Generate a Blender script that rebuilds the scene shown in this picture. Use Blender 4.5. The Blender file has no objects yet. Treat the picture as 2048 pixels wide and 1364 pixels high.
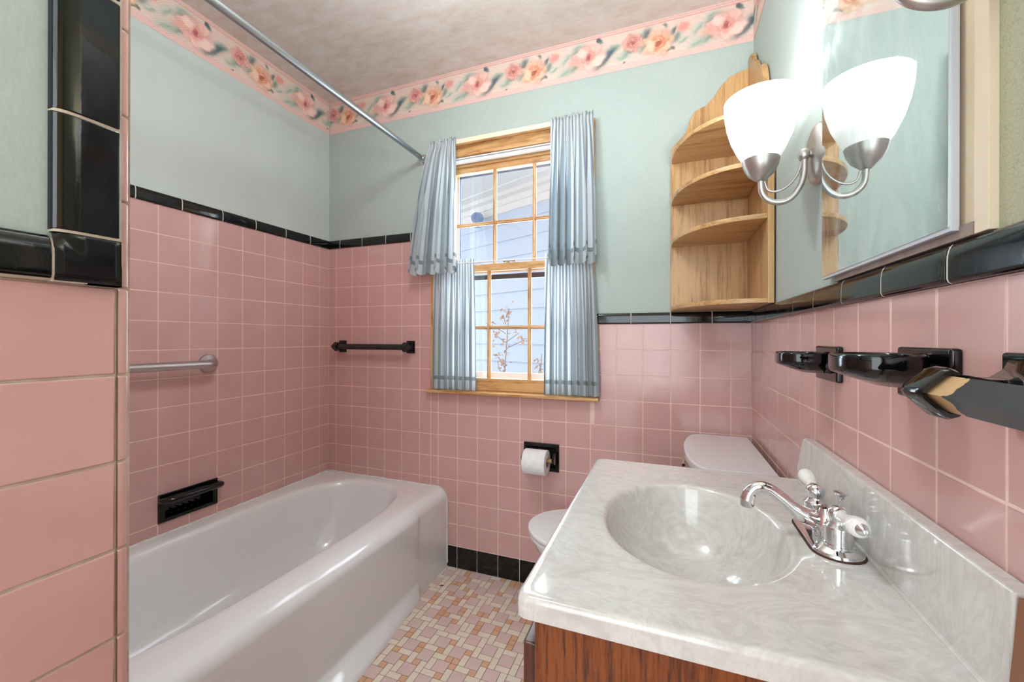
import bpy, bmesh, math, random
import numpy as np
from mathutils import Vector, Matrix
random.seed(4); rng = np.random.default_rng(7)
PI = math.pi
C = bpy.context.scene.collection
S = bpy.context.scene

# ------------------------------------------------------------------ camera
cam = bpy.data.cameras.new('camera'); co = bpy.data.objects.new('camera', cam); C.objects.link(co)
co.location = (1.7938, -1.8106, 1.138)
YAW, ROLL = 0.36239, 0.00233
co.rotation_euler = (Matrix.Rotation(YAW, 3, 'Z') @ Matrix.Rotation(PI/2, 3, 'X') @ Matrix.Rotation(ROLL, 3, 'Z')).to_euler()
cam.sensor_width = 36.0; cam.lens = 823.13/2048*36
cam.shift_y = -5.446/2048; cam.clip_start = 0.01
S.camera = co

# ------------------------------------------------------------------ light and exposure
S.view_settings.view_transform = 'Standard'; S.view_settings.look = 'None'
S.view_settings.gamma = 1.0; S.view_settings.use_curve_mapping = False
S.view_settings.exposure = 0.30
w = bpy.data.worlds.new('sky'); S.world = w; w.use_nodes = True
wb = w.node_tree.nodes['Background']; wb.inputs[0].default_value = (0.88, 0.93, 1.0, 1); wb.inputs[1].default_value = 1.85
def area(name, loc, tgt, sx, sy, power, col):
    l = bpy.data.lights.new(name, 'AREA'); l.shape = 'RECTANGLE'; l.size = sx; l.size_y = sy
    l.energy = power; l.color = col
    o = bpy.data.objects.new(name, l); C.objects.link(o); o.location = loc
    o.rotation_euler = (Vector(tgt)-Vector(loc)).to_track_quat('-Z', 'Y').to_euler()
    return o
sun = bpy.data.lights.new('sun', 'SUN'); sun.energy = 5.0; sun.angle = 0.01; sun.color = (1, .95, .88)
so = bpy.data.objects.new('sun', sun); C.objects.link(so); so.location = (0, 3, 5)
so.rotation_euler = Vector((-.10, -.13, -1)).to_track_quat('-Z', 'Y').to_euler()
area('window_daylight', (1.08, .32, 1.5), (1.02, -1, 1.25), .75, 1.15, 21, (.85, .95, 1.0))
area('doorway_fill', (1.55, -2.62, 1.5), (1.2, 0, 1.15), .8, 1.7, 12, (.85, .965, 1.0))  # added fill panel behind the camera, brightens the whole room
def point(name, loc, power, size, col):
    l = bpy.data.lights.new(name, 'POINT'); l.energy = power; l.shadow_soft_size = size; l.color = col
    o = bpy.data.objects.new(name, l); C.objects.link(o); o.location = loc; return o
point('overhead_fill', (1.22, -1.05, 2.26), 16, .10, (.85, .965, 1.0))  # added out-of-view fill for the tub side, no fixture modelled

# ------------------------------------------------------------------ helpers
def link(o, parent=None):
    C.objects.link(o)
    if parent: o.parent = parent
    return o
def tag(o, label=None, cat=None, group=None, kind=None):
    if label: o['label'] = label
    if cat: o['category'] = cat
    if group: o['group'] = group
    if kind: o['kind'] = kind
    return o
def empty(name, loc=(0, 0, 0), label=None, cat=None, group=None, kind=None):
    o = bpy.data.objects.new(name, None); o.empty_display_size = .05
    C.objects.link(o); o.location = loc
    return tag(o, label, cat, group, kind)
def obj(name, bm, mat, parent=None, smooth=40, world=True):
    """link a bmesh as ONE object; geometry is given in world coordinates and moved into the parent's frame"""
    me = bpy.data.meshes.new(name); bm.normal_update(); bm.to_mesh(me); bm.free()
    mats = mat if isinstance(mat, (list, tuple)) else [mat]
    for m in mats: me.materials.append(m)
    if smooth:
        me.polygons.foreach_set('use_smooth', [True]*len(me.polygons))
        me.set_sharp_from_angle(angle=math.radians(smooth))
    o = bpy.data.objects.new(name, me)
    if smooth:
        wn = o.modifiers.new('weighted', 'WEIGHTED_NORMAL'); wn.keep_sharp = True; wn.weight = 90
    if parent and world:
        off = Vector(parent.location); p = parent.parent
        while p: off += Vector(p.location); p = p.parent
        me.transform(Matrix.Translation(-off))
    return link(o, parent)
def setorigin(o, loc):
    o.data.transform(Matrix.Translation(-Vector(loc))); o.location = loc; return o
def box(bm, a, b, bev=0, seg=2, mi=0):
    cx = [(a[i]+b[i])/2 for i in range(3)]; s = [abs(b[i]-a[i]) for i in range(3)]
    r = bmesh.ops.create_cube(bm, size=1, matrix=Matrix.Translation(cx) @ Matrix.Diagonal((*s, 1)))
    vs = r['verts']; fs = {f for v in vs for f in v.link_faces}
    if bev:
        es = list({e for v in vs for e in v.link_edges})
        rr = bmesh.ops.bevel(bm, geom=es, offset=bev, segments=seg, profile=.5, affect='EDGES')
        fs = set(rr['faces']) | {f for f in fs if f.is_valid}
    for f in fs: f.material_index = mi
    return bm
def nb(): return bmesh.new()
def prism(bm, pts, axis, lo, hi, bev=0, seg=2):
    """pts 2D outline; axis 'x','y','z' extrude direction"""
    def P(p, t):
        return {'x': (t, p[0], p[1]), 'y': (p[0], t, p[1]), 'z': (p[0], p[1], t)}[axis]
    vs = [bm.verts.new(P(p, lo)) for p in pts]; f = bm.faces.new(vs)
    r = bmesh.ops.extrude_face_region(bm, geom=[f]); nv = [g for g in r['geom'] if isinstance(g, bmesh.types.BMVert)]
    d = {'x': Vector((hi-lo, 0, 0)), 'y': Vector((0, hi-lo, 0)), 'z': Vector((0, 0, hi-lo))}[axis]
    bmesh.ops.translate(bm, verts=nv, vec=d)
    bmesh.ops.recalc_face_normals(bm, faces=bm.faces)
    if bev:
        al = set(vs) | set(nv)
        es = [e for e in bm.edges if e.verts[0] in al and e.verts[1] in al and abs((e.verts[0].co-e.verts[1].co).dot(d.normalized())) < 1e-6]
        bmesh.ops.bevel(bm, geom=es, offset=bev, segments=seg, profile=.5, affect='EDGES')
    return bm
def frame_at(t, ref=Vector((0, 0, 1))):
    t = t.normalized()
    if abs(t.dot(ref)) > .98: ref = Vector((1, 0, 0))
    a = t.cross(ref).normalized(); b = t.cross(a).normalized()
    return a, b
def tube(bm, pts, rad, seg=16, cap=True, ref=Vector((0, 0, 1)), phase=0, squash=1):
    pts = [Vector(p) for p in pts]; n = len(pts)
    rs = rad if isinstance(rad, (list, tuple)) else [rad]*n
    rings = []; a = None
    for i, p in enumerate(pts):
        t = (pts[min(i+1, n-1)]-pts[max(i-1, 0)])
        if a is None: a, b = frame_at(t, ref)
        else:
            tn = t.normalized(); a = (a-tn*a.dot(tn)).normalized(); b = tn.cross(a).normalized()
        rings.append([bm.verts.new(p+(a*math.cos(2*PI*k/seg+phase)+b*squash*math.sin(2*PI*k/seg+phase))*rs[i]) for k in range(seg)])
    for i in range(n-1):
        for k in range(seg):
            bm.faces.new((rings[i][k], rings[i][(k+1) % seg], rings[i+1][(k+1) % seg], rings[i+1][k]))
    if cap: bm.faces.new(rings[0][::-1]); bm.faces.new(rings[-1])
    bmesh.ops.recalc_face_normals(bm, faces=bm.faces)
    return bm
def smoothpath(pts, n=6):
    pts = [Vector(p) for p in pts]; out = []
    P = [pts[0]*2-pts[1]]+pts+[pts[-1]*2-pts[-2]]
    for i in range(1, len(P)-2):
        for k in range(n):
            t = k/n; p0, p1, p2, p3 = P[i-1:i+3]
            out.append(.5*((2*p1)+(-p0+p2)*t+(2*p0-5*p1+4*p2-p3)*t*t+(-p0+3*p1-3*p2+p3)*t**3))
    out.append(pts[-1]); return out
def lathe(bm, prof, M=Matrix.Identity(4), seg=32, sx=1, sy=1):
    rings = []
    for r, z in prof:
        if r < 1e-6: rings.append([bm.verts.new(M @ Vector((0, 0, z)))])
        else: rings.append([bm.verts.new(M @ Vector((r*sx*math.cos(2*PI*k/seg), r*sy*math.sin(2*PI*k/seg), z))) for k in range(seg)])
    for A, B in zip(rings, rings[1:]):
        for k in range(seg):
            if len(A) == 1 and len(B) == 1: continue
            if len(A) == 1: bm.faces.new((A[0], B[k], B[(k+1) % seg]))
            elif len(B) == 1: bm.faces.new((A[k], A[(k+1) % seg], B[0]))
            else: bm.faces.new((A[k], A[(k+1) % seg], B[(k+1) % seg], B[k]))
    bmesh.ops.recalc_face_normals(bm, faces=bm.faces)
    return bm
def along(p, d):  # matrix whose z axis points along d, at p
    q = Vector(d).to_track_quat('Z', 'Y').to_matrix().to_4x4()
    return Matrix.Translation(p) @ q
def loft(bm, loops, close=True, cap0=False, cap1=False):
    rings = [[bm.verts.new(p) for p in L] for L in loops]; n = len(rings[0])
    for A, B in zip(rings, rings[1:]):
        for k in range(n if close else n-1):
            try: bm.faces.new((A[k], A[(k+1) % n], B[(k+1) % n], B[k]))
            except ValueError: pass
    if cap0: bm.faces.new(rings[0][::-1])
    if cap1: bm.faces.new(rings[-1])
    return rings
def npmesh(name, V, F, mat, parent=None, uv=None, col=None, smooth=False):
    me = bpy.data.meshes.new(name)
    V = np.asarray(V, dtype=np.float32); F = np.asarray(F, dtype=np.int32)
    me.vertices.add(len(V)); me.vertices.foreach_set('co', V.ravel())
    me.loops.add(F.size); me.loops.foreach_set('vertex_index', F.ravel())
    me.polygons.add(len(F)); me.polygons.foreach_set('loop_start', np.arange(0, F.size, F.shape[1], dtype=np.int32))
    me.update(calc_edges=True)
    if uv is not None:
        u = me.uv_layers.new(name='UVMap'); u.data.foreach_set('uv', np.asarray(uv, dtype=np.float32)[F.ravel()].ravel())
    if col is not None:
        a = me.color_attributes.new('pattern', 'FLOAT_COLOR', 'POINT')
        a.data.foreach_set('color', np.concatenate([col, np.ones((len(col), 1))], 1).astype(np.float32).ravel())
    me.materials.append(mat)
    me.polygons.foreach_set('use_smooth', [smooth]*len(F))
    o = bpy.data.objects.new(name, me); return link(o, parent)
def gridfaces(nu, nv):
    i, j = np.meshgrid(np.arange(nu-1), np.arange(nv-1), indexing='ij'); a = (i*nv+j).ravel()
    return np.stack([a, a+nv, a+nv+1, a+1], 1)

# ------------------------------------------------------------------ materials
def srgb(*c):
    return tuple(((x/255)/12.92 if x/255 <= .04045 else ((x/255+.055)/1.055)**2.4) for x in c)+(1,)
def mat(name, col=(200, 200, 200), rough=.5, metal=0, coat=0, **k):
    m = bpy.data.materials.new(name); m.use_nodes = True
    b = m.node_tree.nodes['Principled BSDF']
    b.inputs['Base Color'].default_value = srgb(*col); b.inputs['Roughness'].default_value = rough
    b.inputs['Metallic'].default_value = metal; b.inputs['Coat Weight'].default_value = coat
    for kk, v in k.items(): b.inputs[kk.replace('_', ' ')].default_value = v
    return m
def nodes(m): return m.node_tree.nodes, m.node_tree.links, m.node_tree.nodes['Principled BSDF']
def texco(m, scale=(1, 1, 1), kind='Object', rot=(0, 0, 0)):
    N, L, b = nodes(m); t = N.new('ShaderNodeTexCoord'); mp = N.new('ShaderNodeMapping')
    mp.inputs['Scale'].default_value = scale; mp.inputs['Rotation'].default_value = rot
    L.new(t.outputs[kind], mp.inputs[0]); return mp.outputs[0]
def noise(m, vec, scale, detail=4, rough=.55, dist=0):
    N, L, b = nodes(m); n = N.new('ShaderNodeTexNoise'); n.inputs['Scale'].default_value = scale
    n.inputs['Detail'].default_value = detail; n.inputs['Roughness'].default_value = rough; n.inputs['Distortion'].default_value = dist
    L.new(vec, n.inputs['Vector']); return n.outputs['Fac']
def ramp(m, fac, stops):
    N, L, b = nodes(m); r = N.new('ShaderNodeValToRGB'); e = r.color_ramp.elements
    while len(e) < len(stops): e.new(.5)
    for el, (p, c) in zip(e, stops): el.position = p; el.color = srgb(*c)
    L.new(fac, r.inputs[0]); return r.outputs[0]
def bump(m, h, strength=.2, dist=.002):
    N, L, b = nodes(m); n = N.new('ShaderNodeBump'); n.inputs['Strength'].default_value = strength; n.inputs['Distance'].default_value = dist
    L.new(h, n.inputs['Height']); L.new(n.outputs[0], b.inputs['Normal']); return n
def setcol(m, out): nodes(m)[1].new(out, nodes(m)[2].inputs['Base Color'])

def noisy(name, c1, c2, scale, rough, vs=(1, 1, 1), detail=5, dist=0, bmp=None, **k):
    m = mat(name, c1, rough, **k); v = texco(m, vs); f = noise(m, v, scale, detail, .6, dist)
    setcol(m, ramp(m, f, [(.32, c1), (.68, c2)]))
    if bmp: bump(m, f, *bmp)
    return m
M = {}
M['pink'] = noisy('pink_glazed_tile', (208, 166, 161), (203, 160, 155), 9, .13, detail=3, bmp=(.05, .004))
M['pinkwall'] = M['pink']
M['grout'] = noisy('grout', (240, 208, 198), (230, 195, 184), 40, .8)
M['groutlight'] = noisy('light_grout', (226, 222, 208), (208, 202, 188), 40, .8)
M['groutgrey'] = noisy('grey_grout', (196, 182, 165), (165, 150, 132), 30, .85)
M['black'] = noisy('black_glazed_tile', (6, 7, 9), (10, 11, 13), 14, .07, bmp=(.10, .004))
M['blackpaint'] = mat('black_bar', (22, 24, 27), .32)
def paper(name, c1, c2, yellow=False):
    m = mat(name, c1, .75); v = texco(m, (1, 1, .35)); f = noise(m, v, 260, 3, .7)
    v2 = texco(m); g = noise(m, v2, 6, 4)
    N, L, b = nodes(m); mx = N.new('ShaderNodeMix'); mx.data_type = 'RGBA'; mx.inputs[0].default_value = .35
    L.new(ramp(m, f, [(.3, c1), (.7, c2)]), mx.inputs[6]); L.new(ramp(m, g, [(.3, c1), (.7, c2)]), mx.inputs[7]); setcol(m, mx.outputs[2])
    bump(m, f, .22, .0006)
    return m
M['paper'] = paper('blue_green_wallpaper', (184, 197, 192), (170, 184, 179))
M['plaster'] = noisy('pale_blue_paint', (198, 208, 206), (193, 203, 201), 4, .5)
M['crackle'] = mat('olive_crackled_wallpaper', (170, 168, 140), .6)  # olive crackled paper, yellower than the other walls
def _cr(m):
    N, L, b = nodes(m); v = texco(m)
    n = N.new('ShaderNodeTexNoise'); n.inputs['Scale'].default_value = 30; L.new(v, n.inputs['Vector'])
    vm = N.new('ShaderNodeVectorMath'); vm.operation = 'MULTIPLY_ADD'; L.new(n.outputs['Color'], vm.inputs[0]); vm.inputs[1].default_value = (.03, .03, .03); L.new(v, vm.inputs[2])
    vo = N.new('ShaderNodeTexVoronoi'); vo.feature = 'DISTANCE_TO_EDGE'; vo.inputs['Scale'].default_value = 190; L.new(vm.outputs[0], vo.inputs['Vector'])
    r = ramp(m, vo.outputs[0], [(0, (150, 148, 118)), (.07, (170, 168, 140))]); setcol(m, r); bump(m, vo.outputs[0], .25, .001)
_cr(M['crackle'])
M['ceil'] = mat('mottled_ceiling_paper', (200, 188, 180), .8)
def _ce(m):
    v = texco(m, (1, 1.8, 1)); f = noise(m, v, 9, 10, .74, .3); setcol(m, ramp(m, f, [(.34, (208, 194, 184)), (.5, (218, 209, 202)), (.66, (226, 222, 218))])); bump(m, f, .15, .001)
_ce(M['ceil'])
M['tub'] = noisy('white_enamel', (234, 235, 236), (231, 232, 234), 5, .12, bmp=(.04, .003), coat=.4)
M['china'] = mat('white_vitreous_china', (224, 226, 228), .1, coat=.5)
M['plasticwhite'] = mat('white_seat_plastic', (232, 232, 232), .2)
M['caulk'] = noisy('white_caulk', (226, 226, 224), (205, 203, 200), 60, .6)
M['chrome'] = mat('chrome', (225, 226, 228), .05, 1)
M['steel'] = mat('brushed_steel', (196, 190, 190), .3, 1)
M['rod'] = mat('polished_rod', (176, 186, 190), .3, 1)
M['nickel'] = mat('satin_nickel', (196, 192, 188), .38, 1)
M['porcelain'] = mat('porcelain_handle', (238, 236, 232), .08, coat=.6)
M['ink'] = mat('dark_print', (40, 40, 42), .5)
M['paperroll'] = noisy('tissue_paper', (240, 240, 240), (228, 228, 229), 60, .95)
M['card'] = mat('cardboard', (150, 122, 92), .9)
M['cream'] = noisy('cream_painted_metal', (222, 206, 178), (212, 194, 166), 5, .4)
M['rodcream'] = mat('cream_flat_rod', (236, 228, 200), .4)
M['greyframe'] = mat('pale_grey_frame', (190, 193, 200), .35)
M['under'] = noisy('shaded_dirty_underside', (150, 132, 122), (122, 100, 88), 22, .5)  # dirty cream, with the shade under the cabinet put into the brown
M['brown'] = noisy('brown_board', (138, 88, 58), (120, 74, 48), 12, .5, vs=(1, 1, .15))
def wood(name, c, sc=26, stretch=(9, 9, .8), rough=.35, dist=.9, bmpv=.15, fine=160):
    m = mat(name, c[0], rough); v = texco(m, stretch); f = noise(m, v, sc/9, 8, .62, dist)
    v2 = texco(m, tuple(s*1.0 for s in stretch)); g = noise(m, v2, fine/9, 3, .7)
    N, L, b = nodes(m); a = N.new('ShaderNodeMath'); a.operation = 'MULTIPLY_ADD'; L.new(g, a.inputs[0]); a.inputs[1].default_value = .5; L.new(f, a.inputs[2])
    s = N.new('ShaderNodeMath'); s.operation = 'SUBTRACT'; L.new(a.outputs[0], s.inputs[0]); s.inputs[1].default_value = .25
    setcol(m, ramp(m, s.outputs[0], [(.36, c[2]), (.46, c[1]), (.56, c[0])])); bump(m, s.outputs[0], bmpv, .001)
    return m
OAK = [(204, 164, 114), (192, 150, 100), (164, 120, 74)]
M['oakZ'] = wood('honey_oak_upright_grain', OAK, stretch=(17, 17, .8))
M['oakX'] = wood('honey_oak_level_grain', OAK, stretch=(.8, 9, 9))
M['oakY'] = wood('honey_oak_deep_grain', OAK, stretch=(9, .8, 9))
M['winwoodZ'] = wood('window_oak_upright', [(214, 170, 116), (198, 148, 94), (166, 116, 66)], bmpv=.08)
M['winwoodX'] = wood('window_oak_level', [(214, 170, 116), (198, 148, 94), (166, 116, 66)], stretch=(.8, 9, 9), bmpv=.08)
M['vanity'] = wood('red_brown_oak_veneer', [(132, 70, 28), (112, 55, 20), (68, 32, 12)], sc=34, stretch=(34, 34, 1.5), rough=.32, dist=.6, fine=220)
M['vanitydark'] = wood('dark_brown_door_edge', [(92, 50, 34), (74, 38, 26), (48, 24, 18)], rough=.3)
M['marble'] = mat('cultured_marble', (205, 203, 199), .12, coat=.5)
def _mb(m):
    N, L, b = nodes(m); v = texco(m, (1.0, 1.6, 1.0), rot=(0, 0, .7))
    f = noise(m, v, 5.5, 9, .62, 3.2); g = noise(m, v, 15, 5, .6, 1.8)
    r1 = ramp(m, f, [(.36, (206, 202, 197)), (.5, (221, 218, 213)), (.56, (210, 206, 201)), (.66, (223, 220, 216))])
    r2 = ramp(m, g, [(.40, (206, 204, 201)), (.5, (228, 227, 225)), (.8, (228, 227, 225))])
    mx = N.new('ShaderNodeMix'); mx.data_type = 'RGBA'; mx.blend_type = 'MULTIPLY'; mx.inputs[0].default_value = .35
    L.new(r1, mx.inputs[6]); L.new(r2, mx.inputs[7]); setcol(m, mx.outputs[2])
_mb(M['marble'])
M['mirror'] = mat('mirror_glass', (226, 236, 234), .0, 1)
def _mi(m):
    v = texco(m, (1, 1, .6)); f = noise(m, v, 7, 8, .75, 2.5); N, L, b = nodes(m)
    r = N.new('ShaderNodeMapRange'); r.inputs[1].default_value = .52; r.inputs[2].default_value = .8; r.inputs[3].default_value = 0; r.inputs[4].default_value = .16
    L.new(f, r.inputs[0]); L.new(r.outputs[0], b.inputs['Roughness'])
_mi(M['mirror'])
def _smear(m):   # wiped soap film on the glass
    N, L, b = nodes(m); v = texco(m, (1, 1, .5), rot=(.6, 0, 0)); f = noise(m, v, 7, 5, .6, 3.0)
    r = N.new('ShaderNodeMapRange'); r.inputs[1].default_value = .44; r.inputs[2].default_value = .72; r.inputs[3].default_value = .04; r.inputs[4].default_value = .30; L.new(f, r.inputs[0])
    d = N.new('ShaderNodeBsdfDiffuse'); d.inputs[0].default_value = (.75, .82, .82, 1); x = N.new('ShaderNodeMixShader'); o = N['Material Output']
    L.new(r.outputs[0], x.inputs[0]); L.new(b.outputs[0], x.inputs[1]); L.new(d.outputs[0], x.inputs[2]); L.new(x.outputs[0], o.inputs[0])
_smear(M['mirror'])
def glass(name, fac=.06, tint=(1, 1, 1, 1)):
    m = bpy.data.materials.new(name); m.use_nodes = True; N, L = m.node_tree.nodes, m.node_tree.links
    N.remove(N['Principled BSDF']); o = N['Material Output']
    t = N.new('ShaderNodeBsdfTransparent'); t.inputs[0].default_value = tint; g = N.new('ShaderNodeBsdfGlossy'); g.inputs['Roughness'].default_value = .02
    x = N.new('ShaderNodeMixShader'); x.inputs[0].default_value = fac; L.new(t.outputs[0], x.inputs[1]); L.new(g.outputs[0], x.inputs[2]); L.new(x.outputs[0], o.inputs[0])
    return m
M['glass'] = glass('window_glass', .07, (.97, .98, 1, 1))
def curtain():
    m = bpy.data.materials.new('striped_sheer_fabric'); m.use_nodes = True; N, L = m.node_tree.nodes, m.node_tree.links
    b = N['Principled BSDF']; o = N['Material Output']; b.inputs['Roughness'].default_value = .85
    t = N.new('ShaderNodeTexCoord'); sp = N.new('ShaderNodeSeparateXYZ'); L.new(t.outputs['UV'], sp.inputs[0])
    w1 = N.new('ShaderNodeMath'); w1.operation = 'FRACT'; L.new(sp.outputs[0], w1.inputs[0])
    gt = N.new('ShaderNodeMath'); gt.operation = 'GREATER_THAN'; L.new(w1.outputs[0], gt.inputs[0]); gt.inputs[1].default_value = .5
    nz = N.new('ShaderNodeTexNoise'); nz.inputs['Scale'].default_value = 1; mp = N.new('ShaderNodeMapping'); mp.inputs['Scale'].default_value = (3, 300, 1)
    L.new(t.outputs['UV'], mp.inputs[0]); L.new(mp.outputs[0], nz.inputs['Vector'])
    # v coordinate above 1 marks the double thick bands (hem, seam)
    hem = N.new('ShaderNodeMath'); hem.operation = 'GREATER_THAN'; L.new(sp.outputs[1], hem.inputs[0]); hem.inputs[1].default_value = 10
    mx = N.new('ShaderNodeMix'); mx.data_type = 'RGBA'; L.new(gt.outputs[0], mx.inputs[0]); mx.inputs[6].default_value = srgb(232, 236, 238); mx.inputs[7].default_value = srgb(178, 188, 194)
    m2 = N.new('ShaderNodeMix'); m2.data_type = 'RGBA'; m2.blend_type = 'MULTIPLY'; m2.inputs[0].default_value = .35; L.new(mx.outputs[2], m2.inputs[6]); L.new(nz.outputs['Fac'], m2.inputs[7])
    m3 = N.new('ShaderNodeMix'); m3.data_type = 'RGBA'; L.new(hem.outputs[0], m3.inputs[0]); L.new(mx.outputs[2], m3.inputs[6]); m3.inputs[7].default_value = srgb(172, 180, 182)
    L.new(m3.outputs[2], b.inputs['Base Color'])
    tr = N.new('ShaderNodeBsdfTranslucent'); L.new(m3.outputs[2], tr.inputs[0]); tp = N.new('ShaderNodeBsdfTransparent'); tp.inputs[0].default_value = (.85, .93, 1, 1)
    a = N.new('ShaderNodeMixShader'); a.inputs[0].default_value = .44; L.new(b.outputs[0], a.inputs[1]); L.new(tr.outputs[0], a.inputs[2])
    k = N.new('ShaderNodeMapRange'); L.new(gt.outputs[0], k.inputs[0]); k.inputs[3].default_value = .13; k.inputs[4].default_value = .03
    c = N.new('ShaderNodeMixShader'); L.new(k.outputs[0], c.inputs[0]); L.new(a.outputs[0], c.inputs[1]); L.new(tp.outputs[0], c.inputs[2])
    bp = N.new('ShaderNodeBump'); bp.inputs['Strength'].default_value = .3; bp.inputs['Distance'].default_value = .001; L.new(nz.outputs['Fac'], bp.inputs['Height']); L.new(bp.outputs[0], b.inputs['Normal'])
    L.new(c.outputs[0], o.inputs[0]); return m
M['curtain'] = curtain()
def shade():
    m = bpy.data.materials.new('lit_frosted_glass'); m.use_nodes = True; N, L, b = nodes(m)
    b.inputs['Base Color'].default_value = (.85, .85, .85, 1); b.inputs['Roughness'].default_value = .25
    t = N.new('ShaderNodeTexCoord'); sp = N.new('ShaderNodeSeparateXYZ'); L.new(t.outputs['Object'], sp.inputs[0])
    r = N.new('ShaderNodeMapRange'); r.interpolation_type = 'SMOOTHSTEP'; r.inputs[1].default_value = 0.02; r.inputs[2].default_value = .13; r.inputs[3].default_value = .42; r.inputs[4].default_value = 2.6
    L.new(sp.outputs[2], r.inputs[0]); L.new(r.outputs[0], b.inputs['Emission Strength']); b.inputs['Emission Color'].default_value = (1, .985, .965, 1)
    return m
M['shade'] = shade()
M['bulb'] = mat('lit_bulb', (255, 250, 240), .3, Emission_Strength=12.0, Emission_Color=(1, .97, .92, 1))
M['siding'] = mat('pale_blue_siding', (196, 206, 222), .6)
M['trimwhite'] = mat('white_exterior_trim', (232, 226, 222), .6)
M['grass'] = noisy('lawn', (120, 124, 100), (90, 100, 72), 9, .9)
M['dark'] = mat('dark_metal', (38, 44, 54), .5)
M['bluegrey'] = noisy('blue_grey_lamp_metal', (120, 142, 178), (96, 118, 156), 20, .4)
M['whitemetal'] = mat('white_metal_track', (232, 232, 232), .35)
M['leaf'] = noisy('dry_tan_leaves', (226, 190, 158), (196, 150, 116), 30, .8)
M['stem'] = mat('dry_stem', (170, 140, 115), .9)
M['scrap'] = mat('dark_dry_leaf', (70, 34, 22), .7)

# ------------------------------------------------------------------ dimensions
P_ = .1095; W = 2.0959; X0 = .0529; Z0 = 1.3096; YL = -.0684; YR = -.1808; CZ = 2.466
XW = 1.148; YW = -1.503            # near partition: face x, corner y
REAR = -2.75
CAPZ_L = Z0+3*P_; CAPZ_R = Z0-P_
WX0, WX1, WZ0, WZ1 = .680, 1.484, .872, 2.098   # window opening

def tiles(name, parent, to, ulines, vlines, mat_, holes=(), gap=.0020, th=.006, edge=.0016, tilt=.004, groutmat=None, gd=.0005, ju=0):
    """to(u,v,h) -> world; one mesh holding every tile of a field, plus the grout bed behind them"""
    V = []; F = []; MI = []
    def quad(a, mi):
        s = len(V); V.extend(a); F.append((s, s+1, s+2, s+3)); MI.append(mi)
    U = sorted(ulines); Z = sorted(vlines)
    for i in range(len(U)-1):
        for j in range(len(Z)-1):
            u0, u1, v0, v1 = U[i]+gap/2, U[i+1]-gap/2, Z[j]+gap/2, Z[j+1]-gap/2
            if u1-u0 < .004 or v1-v0 < .004: continue
            for (a, b, c, d) in holes:
                cu, cv = (u0+u1)/2, (v0+v1)/2
                if a < cu < b and c < cv < d: break
                # clip tiles which straddle a hole
                if u0 < b and u1 > a and v0 < d and v1 > c:
                    if u0 < a < u1: u1 = a
                    elif u0 < b < u1: u0 = b
                    elif v0 < c < v1: v1 = c
                    elif v0 < d < v1: v0 = d
            else:
                tu, tv = random.uniform(-tilt, tilt), random.uniform(-tilt, tilt); um, vm = (u0+u1)/2, (v0+v1)/2
                h = lambda u, v: (u-um)*tu+(v-vm)*tv
                e = edge
                ring = lambda q, hh: [to(u, v, hh+(h(u, v) if hh > -.004 else 0)) for u, v in ((u0+q, v0+q), (u1-q, v0+q), (u1-q, v1-q), (u0+q, v1-q))]
                R = [ring(0, -th), ring(0, -e), ring(e*.35, -e*.3), ring(e, 0)]
                for A, B in zip(R, R[1:]):
                    for k in range(4): quad([A[k], A[(k+1) % 4], B[(k+1) % 4], B[k]], 0)
                quad(R[3], 0)
    for i in range(len(U)-1):      # grout bed cells
        for j in range(len(Z)-1):
            cu, cv = (U[i]+U[i+1])/2, (Z[j]+Z[j+1])/2
            if any(a < cu < b and c < cv < d for (a, b, c, d) in holes): continue
            quad([to(U[i], Z[j], -gd), to(U[i+1], Z[j], -gd), to(U[i+1], Z[j+1], -gd), to(U[i], Z[j+1], -gd)], 1)
    me = bpy.data.meshes.new(name); me.from_pydata(V, [], F); me.materials.append(mat_); me.materials.append(groutmat or M['grout'])
    me.polygons.foreach_set('material_index', MI); me.polygons.foreach_set('use_smooth', [True]*len(F))
    bm = nb(); bm.from_mesh(me); bmesh.ops.remove_doubles(bm, verts=bm.verts, dist=1e-6); bmesh.ops.recalc_face_normals(bm, faces=bm.faces)
    bm.to_mesh(me); bm.free(); me.set_sharp_from_angle(angle=math.radians(60))
    o = bpy.data.objects.new(name, me); wn = o.modifiers.new('weighted', 'WEIGHTED_NORMAL'); wn.keep_sharp = True; wn.weight = 100
    return link(o, parent)
def lines(off, lo, hi, extra=()):
    n0 = math.ceil((lo-off)/P_+.02); out = [lo]; k = n0
    while off+k*P_ < hi-.002: out.append(off+k*P_); k += 1
    return sorted(set(out+[hi]+list(extra)))
def cap_strip(bm, to, joints, z0, h=.046, d=.011, gap=.0020):
    """glazed quarter-round cap pieces. to(u, z, out)"""
    J = sorted(joints)
    prof = [(0, -.004), (0, d-.004), (.0025, d-.0012), (.006, d)]+[(h*.58+(h*.42)*math.sin(t*PI/2), d*math.cos(t*PI/2)) for t in [0, .2, .4, .6, .8, .93]]+[(h, -.006)]
    for a, b in zip(J, J[1:]):
        a += gap/2; b -= gap/2
        if b-a < .004: continue
        us = [(a, .0016), (a+.0008, .0005), (a+.002, 0), (b-.002, 0), (b-.0008, .0005), (b, .0016)]
        loft(bm, [[to(u, z0+z, o-s) for z, o in prof] for u, s in us], close=False)

# ------------------------------------------------------------------ room shell
def slab(name, a, b, m, kind='structure'):
    return tag(obj(name, box(nb(), a, b), m, smooth=0), kind=kind)
ceiling = slab('ceiling', (-.1, REAR-.1, CZ), (2.3, .12, CZ+.1), M['ceil'])

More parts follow.
